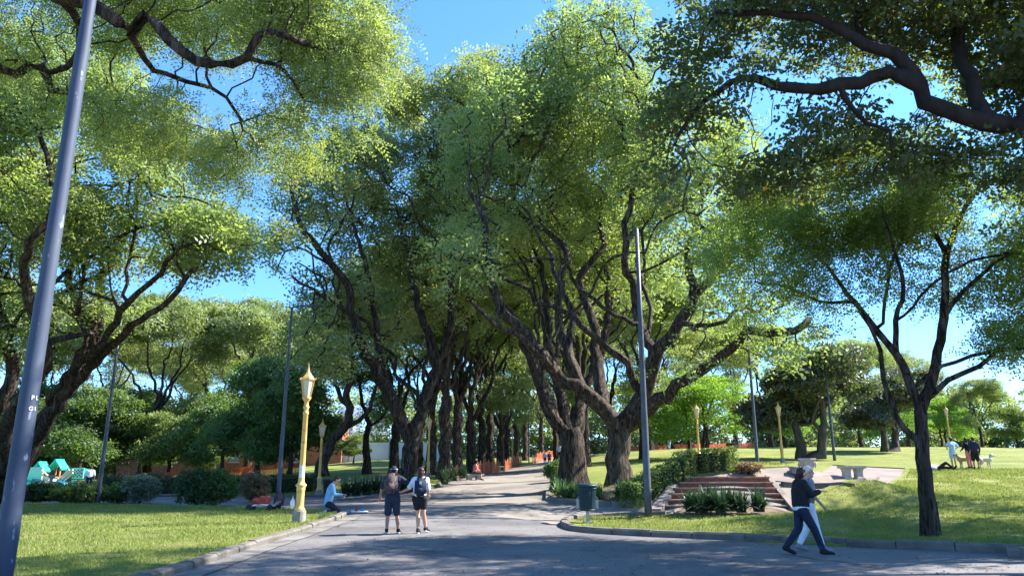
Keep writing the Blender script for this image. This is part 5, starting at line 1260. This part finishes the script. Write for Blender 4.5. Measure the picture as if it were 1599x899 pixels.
    for s in 'LR':
        a_, t_ = g('an'+s), g('to'+s); d = (t_-a_); d.z *= .6
        heel = a_-d.normalized()*.03+V3((0, 0, -.03)); o = blob('shoe', [(a_+V3((0, 0, .01)), lerp(a_, t_, .3), .05, .046), (heel, lerp(heel, t_, .5), .046, .046), (lerp(heel, t_, .4), t_+(t_-a_).normalized()*.045, .047, .036)], shoes, r, vox)
        if sole:
            dn = V3((0, 0, -1)); blob('sole', [(heel+dn*.034, t_+(t_-a_).normalized()*.04+dn*.018, .034, .03)], sole, o, vox)
    if extra: extra(r, J, H)
    tag(r, lab, 'person', grp); return r
def pose(hip=.93, sh=1.42, wsh=.19, fwd=0., knL=None, knR=None, anL=None, anR=None, toL=None, toR=None, **kw):
    """standing skeleton, x to the right, y forward; anything given overrides it"""
    J = dict(pelvis=(0, 0, hip+.03), chest=(0, fwd*.8, sh-.14), neck=(0, fwd, sh+.05), head=(0, fwd+.03, sh+.205), shL=(-wsh, fwd, sh), shR=(wsh, fwd, sh),
             elL=(-wsh-.07, fwd-.03, sh-.29), elR=(wsh+.07, fwd-.03, sh-.29), wrL=(-wsh-.08, fwd+.05, sh-.54), wrR=(wsh+.08, fwd+.05, sh-.54),
             hipL=(-.095, 0, hip-.02), hipR=(.095, 0, hip-.02), knL=knL or (-.11, .02, .5), knR=knR or (.11, .02, .5), anL=anL or (-.11, -.01, .09), anR=anR or (.11, -.01, .09))
    J['toL'] = toL or tuple(V3(J['anL'])+V3((-.02, .15, -.055))); J['toR'] = toR or tuple(V3(J['anR'])+V3((.02, .15, -.055)))
    J.update(kw); return J
def gp(px, py, dz=.02):
    p = G(px, py); return (p.x, p.y, p.z+dz)
GC = 'couple walking away hand in hand'
# man, seen from behind, walking away; right hand reaching back to the woman at his right
pm = gp(611, 834)
Jm = pose(.93, 1.42, .20, .02, knL=(-.12, .03, .5), anL=(-.13, .0, .09), knR=(.12, .05, .5), anR=(.17, .06, .09), elR=(.44, .02, 1.27), wrR=(.66, .05, 1.15), hdR=(.8, .1, -.4), elL=(-.30, -.02, 1.14), wrL=(-.36, .12, .92), head=(.0, .05, 1.62))
man = person(pm, .0, Jm, (.15, 1, 0), 'man in navy shirt and shorts walking away with a patterned backpack, holding hands', GC, skin=M_skin2, hair=M_blackc, top=M_navy, sleeve=.42, bottom=M_navy, legcut=.46, shoes=M_blackc, sole=M_sole, scale=.94, hem=.03)
# cap
def cap_part(par, c, m, m2):
    bm = bmesh.new(); bmesh.ops.create_uvsphere(bm, u_segments=16, v_segments=10, radius=.105, matrix=Matrix.Translation(c) @ Matrix.Diagonal((1, 1.05, .85, 1)))
    bmesh.ops.bisect_plane(bm, geom=bm.verts[:]+bm.edges[:]+bm.faces[:], plane_co=(c[0], c[1], c[2]-.005), plane_no=(0, 0, 1), clear_inner=True)
    o = bm_obj('cap', bm, m, par, True); bm = bmesh.new(); lathe(bm, [(.105, -.006), (.108, .02)], 16, c, cap=False); bm_obj('cap_band', bm, m2, o)
cap_part(man, (0, .035, 1.655), M_navy, M_skyc)
def backpack(par_loc, rz, c, s, m, lab, strap=M_blackc, emblem=False, sh=.17):
    r = empty('backpack', par_loc, rz)
    bm = bmesh.new(); vs = box(bm, c, s, 0, min(s)*.33)
    for v in vs:
        t = (v.co.z-c[2])/s[2]
        v.co.x = c[0]+(v.co.x-c[0])*(1-.18*max(0, t)); v.co.y -= .03*(1-abs(t)*2)*(1 if v.co.y < c[1] else 0)
    bm_obj('bag', bm, m, r, True)
    bm = bmesh.new(); box(bm, (c[0], c[1]-s[1]*.55, c[2]-s[2]*.18), (s[0]*.72, s[1]*.35, s[2]*.42), 0, .03); bm_obj('pocket', bm, m, r, True)
    for k in (-1, 1):
        bm = bmesh.new(); x = k*s[0]*.3
        tube(bm, [(c[0]+x, c[1]+s[1]*.45, c[2]+s[2]*.4), (x*1.1+c[0], c[1]+s[1]*.5+.07, c[2]+s[2]*.5+.03), (c[0]+x*1.35, c[1]+s[1]*.5+.22, c[2]+s[2]*.3), (c[0]+x*1.5, c[1]+s[1]*.5+.2, c[2]), (c[0]+x*1.2, c[1]+s[1]*.45, c[2]-s[2]*.35)], .018, 6)
        bm_obj('strap', bm, strap, r, True)
    bm = bmesh.new(); tube(bm, [(c[0]-.03, c[1]+s[1]*.2, c[2]+s[2]*.48), (c[0], c[1]+s[1]*.2, c[2]+s[2]*.48+.05), (c[0]+.03, c[1]+s[1]*.2, c[2]+s[2]*.48)], .008, 5); bm_obj('handle', bm, strap, r)
    if emblem:
        bm = bmesh.new(); box(bm, (c[0]+.02, c[1]-s[1]*.5-.028, c[2]+s[2]*.24), (.05, .01, .07), 0, .004); bm_obj('emblem', bm, M_whitec, r)
    tag(r, lab, 'backpack'); return r
backpack(pm, 0, (-.03, -.21, 1.22), (.34, .2, .50), M_pack, 'black and pink patterned backpack on the man')
pw = gp(654, 834)
Jw = pose(.88, 1.33, .165, .02, knL=(-.06, .10, .48), anL=(-.03, .02, .085), knR=(.10, .02, .5), anR=(.13, .20, .12), toR=(.17, .33, .06), toL=(-.03, .16, .03), elL=(-.30, -.05, 1.10), wrL=(-.50, -.06, 1.02), hdL=(-.9, .0, .25), elR=(.21, .03, 1.06), wrR=(.17, .2, .95), head=(.0, .05, 1.52))
pwm = person(pw, -.1, Jw, (-.05, 1, -.05), 'woman in white t-shirt and black shorts walking away with a navy backpack', GC, True, hair=M_hairr, hairstyle='long', top=M_whitec, sleeve=.4, bottom=M_blackc, legcut=.28, shoes=M_blackc, sole=M_sole, scale=.98, hem=.0)
backpack(pw, -.1, (.05, -.19, 1.13), (.30, .17, .44), M_navy, 'navy backpack with a small white mark on the woman', emblem=True)
# kneeling man
pk = gp(517, 804)
Jk = dict(pelvis=(0, -.12, .38), chest=(0, -.04, .76), neck=(0, .02, .95), head=(0, .11, 1.08), headup=(0, .5, .86), shL=(-.19, -.02, .90), shR=(.19, -.02, .90), elL=(-.23, .05, .62), elR=(.24, .08, .63), wrL=(-.12, .29, .58), wrR=(.14, .33, .63),
          hipL=(-.1, -.1, .34), hipR=(.1, -.1, .34), knL=(-.15, .28, .08), knR=(.15, .28, .08), anL=(-.11, -.16, .09), anR=(.11, -.16, .09), toL=(-.11, -.32, .05), toR=(.11, -.32, .05))
person(pk, -math.pi/2+.2, Jk, (0, .75, -.65), 'man in a light blue shirt kneeling on the footpath with his head bowed', None, skin=M_skin, hair=M_hair, top=M_blue, sleeve=.92, bottom=M_denim, legcut=.95, shoes=M_sole, hem=.06, scale=1.05)
# mat, things laid out, cup, frisbee
M_matb = flat('blue_mat', (.05, .22, .5), .8)
def ground_piece(name, pts, m, lab, cat, th=.02, dz=.035):
    c = V3((sum(p[0] for p in pts)/len(pts), sum(p[1] for p in pts)/len(pts), 0)); z = gz(c.x, c.y)+dz; bm = bmesh.new(); k = []
    vs = [bm.verts.new((p[0]-c.x, p[1]-c.y, gz(p[0], p[1])+dz-z)) for p in pts]; f = bm.faces.new(vs)
    ex = bmesh.ops.extrude_face_region(bm, geom=[f])
    for v in ex['geom']:
        if isinstance(v, bmesh.types.BMVert): v.co.z += th
    bmesh.ops.recalc_face_normals(bm, faces=bm.faces)
    tag(bm_obj(name, bm, m, loc=(c.x, c.y, z)), lab, cat)
ground_piece('blue_mat', pix([(516, 802.5), (546, 803), (547, 800), (520, 799.5)]), M_matb, 'blue mat under the kneeling man', 'mat')
ground_piece('white_sheet', pix([(548, 801.5), (575, 801), (574, 798.5), (549, 799)]), M_paper, 'white sheet laid out in front of the kneeling man', 'sheet')
for px, py, m, lab in ((556, 800, M_cloth_red, 'small red item on the white sheet'), (566, 799.5, M_matb, 'small blue item on the white sheet')):
    p = gp(px, py, .09); bm = bmesh.new(); lathe(bm, [(.05, -.03), (.06, .0), (.045, .04), (.02, .06)], 10); tag(bm_obj('toy', bm, m, loc=p, smooth=True), lab, 'toy')
p = gp(583, 789, .30)
# bags beside the pole
pb = gp(434, 799, .12)
bg_ = backpack(pb, .2, (0, 0, .30), (.36, .26, .55), M_pack, 'patterned dark bag standing on the lawn edge by the grey pole')
bm = bmesh.new(); bmesh.ops.create_icosphere(bm, subdivisions=3, radius=.3)
for v in bm.verts: v.co = V3((v.co.x*1.15, v.co.y*.7, max(v.co.z, -.1)*.7))*(1+.9*noise.noise(v.co*5.5))
p = gp(410, 800, .36); tag(bm_obj('red_bundle', bm, M_cloth_red, smooth=True, loc=p), 'red cloth bundle lying on a folded pushchair', 'bundle')
p = gp(408, 802, .11); r = empty('pushchair', p); bm = bmesh.new()
tube(bm, [(-.5, 0, .12), (-.1, 0, .2), (.35, 0, .14), (.55, 0, .3)], .022, 6); tube(bm, [(-.5, .35, .12), (-.1, .35, .2), (.35, .35, .14), (.55, .35, .3)], .022, 6); tube(bm, [(-.1, 0, .2), (-.1, .35, .2)], .022, 6); tube(bm, [(.55, 0, .3), (.55, .35, .3)], .022, 6); bm_obj('frame', bm, M_metal, r)
bm = bmesh.new(); box(bm, (-.0, .17, .17), (.75, .32, .06), 0, .02); bm_obj('seat', bm, M_whitec, r)
for x, y in ((-.45, -.04), (-.45, .39), (.3, -.04), (.3, .39)):
    bm = bmesh.new(); tube(bm, [(x, y-.025, .11), (x, y+.025, .11)], .11, 14); bm_obj('wheel', bm, M_black, r)
tag(r, 'folded pushchair lying low on the lawn edge under the red bundle', 'pushchair')
# walking woman and white-haired companion at right (heading to the right: forward = +x)
pj = gp(1257, 867)
Jj = pose(.86, 1.33, .165, .03, knR=(.09, .20, .47), anR=(.09, .33, .085), toR=(.09, .48, .035), knL=(-.09, -.05, .47), anL=(-.09, -.33, .13), toL=(-.09, -.20, .045),
          elL=(-.20, .10, 1.09), wrL=(-.15, .30, 1.20), elR=(.20, .16, 1.14), wrR=(.12, .36, 1.19), hdR=(-.1, .9, .12), hdL=(.1, .9, .15), head=(.0, .09, 1.52))
def white_hem(r, J, H): pass
person(pj, -math.pi/2, Jj, (-.1, 1, -.02), 'woman in black jacket and dark jeans striding right with her forearms raised', None, True, hair=M_hairr, hairstyle='bun', top=M_whitec, sleeve=.3, bottom=M_denim, legcut=.93, shoes=M_blackc, jacket=M_blackc, hem=.045, curl=.35, scale=.94)
pc = (pj[0]+.36, pj[1]+.6, gz(pj[0]+.36, pj[1]+.55)+.02)
Jc = pose(.90, 1.38, .185, .03, knR=(.09, .10, .48), anR=(.09, .20, .09), toR=(.09, .35, .035), knL=(-.09, .0, .48), anL=(-.09, -.22, .11), toL=(-.09, -.08, .04), elR=(.24, .06, 1.10), wrR=(.22, .22, .92), elL=(-.24, -.1, 1.1), wrL=(-.24, -.02, .86), head=(.0, .08, 1.58))
cp = person(pc, -math.pi/2, Jc, (.25, 1, 0), 'white-haired person in white trousers walking half hidden behind the woman in the black jacket', None, hair=M_hairw, hairstyle='short', top=M_greyc, sleeve=.4, bottom=M_whitec, legcut=.93, shoes=M_greyc, scale=.93)
# people far off
far = dict(vox=.014)
p = on(1491, 733, 43); Jx = pose(.9, 1.36, .18, 0, elL=(-.42, -.03, 1.22), wrL=(-.22, .12, 1.08), elR=(.4, -.05, 1.16), wrR=(.18, .05, 1.0))
person((p.x, p.y, p.z+.06), .2, Jx, (0, 1, 0), 'person in pale blue with hands on hips on the right lawn', None, True, top=M_skyc, sleeve=.4, bottom=M_skyc, legcut=.4, shoes=M_blackc, **far)
p = on(1516, 735, 42); Jx = pose(.9, 1.36, .18, .04, elL=(-.28, .1, 1.1), wrL=(-.12, .3, 1.0)); P1 = p
person((p.x, p.y, p.z+.06), .5, Jx, (.4, 1, 0), 'long-haired person in black standing left of the pair beside the dogs', None, True, hairstyle='long', top=M_blackc, sleeve=.9, bottom=M_pink, legcut=.9, shoes=M_blackc, **far)
p = on(1526, 735, 41.6)
person((p.x, p.y, p.z+.06), -.2, pose(.92, 1.4, .19, .02), (-.3, 1, 0), 'person in dark clothes standing right of the pair beside the dogs', None, top=M_navy, sleeve=.9, bottom=M_blackc, legcut=.5, shoes=M_blackc, **far)
def dog(p, rz, m, lab, s=1.0):
    r = empty('dog', p, rz); r.scale = (s,)*3; cs = [((0, -.28, .50), (0, .25, .50), .12, .155), ((0, .22, .52), (0, .42, .70), .11, .075), ((0, .42, .72), (0, .5, .73), .085, .07), ((0, .5, .71), (0, .64, .68), .045, .033), ((0, -.35, .56), (0, -.62, .66), .035, .015),
          ((-.05, .4, .80), (-.08, .38, .72), .022, .03), ((.05, .4, .80), (.08, .38, .72), .022, .03)]
    for x in (-.08, .08):
        cs += [((x, .22, .45), (x, .20, .26), .065, .04), ((x, .20, .26), (x, .21, .05), .036, .026), ((x, .21, .03), (x, .27, .03), .03, .026), ((x, -.28, .46), (x, -.2, .30), .095, .05), ((x, -.2, .30), (x, -.36, .2), .045, .03), ((x, -.36, .2), (x, -.34, .04), .028, .024), ((x, -.34, .03), (x, -.27, .03), .03, .026)]
    blob('body', cs, m, r, .014); e = bmesh.new()
    bmesh.ops.create_uvsphere(e, u_segments=8, v_segments=6, radius=.02, matrix=Matrix.Translation((0, .67, .69)))
    for x in (-.04, .04): bmesh.ops.create_uvsphere(e, u_segments=8, v_segments=6, radius=.012, matrix=Matrix.Translation((x, .56, .75)))
    bm_obj('nose_and_eyes', e, M_eye, r, True); tag(r, lab, 'dog'); return r
p = on(1508, 733, 42.5); dog((p.x, p.y, p.z+.06), 1.5, M_tan, 'tan dog standing between the person in blue and the pair in black')
p = on(1540, 734, 42); dog((p.x, p.y, p.z+.06), -1.5, flat('pale_fur', (.6, .52, .42), .9), 'pale dog standing right of the pair in black')
# people lying on the grass
p = on(1465, 737, 41); Jl = dict(pelvis=(0, 0, .14), chest=(0, .34, .16), neck=(0, .5, .17), head=(0, .64, .2), headup=(0, 1, .2), shL=(-.19, .45, .15), shR=(.19, .45, .15), elL=(-.3, .2, .1), elR=(.3, .2, .12), wrL=(-.2, 0, .22), wrR=(.2, 0, .24),
     hipL=(-.1, -.05, .13), hipR=(.1, -.05, .13), knL=(-.13, -.4, .38), knR=(.12, -.46, .14), anL=(-.13, -.75, .1), anR=(.12, -.9, .1), toL=(-.13, -.85, .2), toR=(.13, -.95, .22))
person((p.x, p.y, p.z+.06), 1.35, Jl, (0, -.3, 1), 'person in white and black lying on the grass behind the feathery tree trunk', None, top=M_whitec, sleeve=.5, bottom=M_blackc, legcut=.9, **far)
p = on(1046, 708, 84); person((p.x, p.y, p.z+.06), 2.5, pose(knL=(-.1, .15, .5), anL=(-.1, .2, .09)), (0, 1, 0), 'distant person in pink strolling on the far lawn above the hedge', None, True, top=M_pink, sleeve=.5, bottom=M_skyc, legcut=.9, **far)
# seated person on the stone bench
p = G(738, 750); Jb = dict(pelvis=(0, 0, .55), chest=(0, .05, .92), neck=(0, .1, 1.1), head=(0, .17, 1.24), shL=(-.19, .06, 1.04), shR=(.19, .06, 1.04), elL=(-.25, .12, .8), elR=(.25, .12, .8), wrL=(-.1, .36, .7), wrR=(.1, .36, .7), hipL=(-.1, 0, .53), hipR=(.1, 0, .53),
     knL=(-.12, .42, .52), knR=(.12, .42, .52), anL=(-.12, .44, .09), anR=(.12, .5, .09), toL=(-.12, .6, .035), toR=(.12, .65, .035))
person((p.x+.1, p.y+.5, gz(p.x, p.y)+.02), -1.2, Jb, (0, 1, -.3), 'person in reddish top sitting on the grey bench at the walk', None, top=M_pink, sleeve=.5, bottom=M_navy, legcut=.6, **far)
# walkers far up the walk
for px, Y, rz, tp, bt, lab in [(851, 98, 0, M_skyc, M_navy, 'distant walker in light blue at the end of the walk, left of a pair'), (858, 100, .3, M_navy, M_denim, 'distant walker in dark clothes at the end of the walk'),
                               (873, 88, 3.1, M_whitec, M_blackc, 'distant walker in white beside the fluted trunk'), (783, 120, 1.5, M_whitec, M_navy, 'tiny far walker in white among the left row of trees')]:
    p = on(px, 727, Y); person((p.x, p.y, p.z), rz, pose(knL=(-.1, .12, .5), anL=(-.1, .14, .09)), (0, 1, 0), lab, None, top=tp, sleeve=.6, bottom=bt, legcut=.9, vox=.02)
# man in white behind the hedge by the playground
p = on(137, 768, 50); person((p.x, p.y, p.z+.05), .3, pose(.80, 1.2, head=(0, .1, 1.38), fwd=.06), (0, 1, -.3), 'person in a white shirt seen from behind beside the playground', None, top=M_whitec, sleeve=.5, bottom=M_denim, legcut=.9, **far)
for px, lab in ((1140, 'distant seated person in white on the far lawn, left of two'), (1148, 'distant dark-clothed person on the far lawn beside a seated one')):
    p = on(px, 700, 92); person((p.x, p.y, p.z), 2., {k: (v[0], v[1], v[2]) for k, v in Jb.items()}, (0, 1, 0), lab, None, top=M_whitec if px == 1140 else M_blackc, sleeve=.5, bottom=M_blackc, legcut=.9, vox=.02)
for px, Y, lab in ((1139, 92.3, 'low stone under the seated person in white far off'), (1149, 92.3, 'low stone under the dark-clothed person far off')):
    p = on(px, 700, Y); bench((p.x, p.y, p.z-.05), 0, .6, .46, .5, M_gstone, lab, 'stool', 1, 'stone_stool')
# ------------------------------------------------------------------ far woods closing every gap on the horizon
def far_wood():
    rng = np.random.default_rng(9); C_ = []
    for x in np.arange(-170, 190, 7.0):
        yb = 140 + rng.uniform(0, 12); zb = gz(x, 130); h = rng.uniform(10, 15) if not -37 < x < -24 else 5.0
        k = 170; v = rng.normal(0, 1, (k, 3))*np.array([3.4, 2.2, h*.27])+np.array([x, yb, zb+h*.5]); v[:, 2] = zb+rng.uniform(0, 1, k)**1.25*h; C_.append(v)
    cent = np.concatenate(C_)
    V, Fc = leaves(cent, 40, (1.1, 1.0, .7), .6, .6, rng, .2)
    tag(link('far_wood', np_mesh('far_wood', V, Fc, 4), M_far), 'green wood along the whole horizon', kind='stuff')
far_wood()
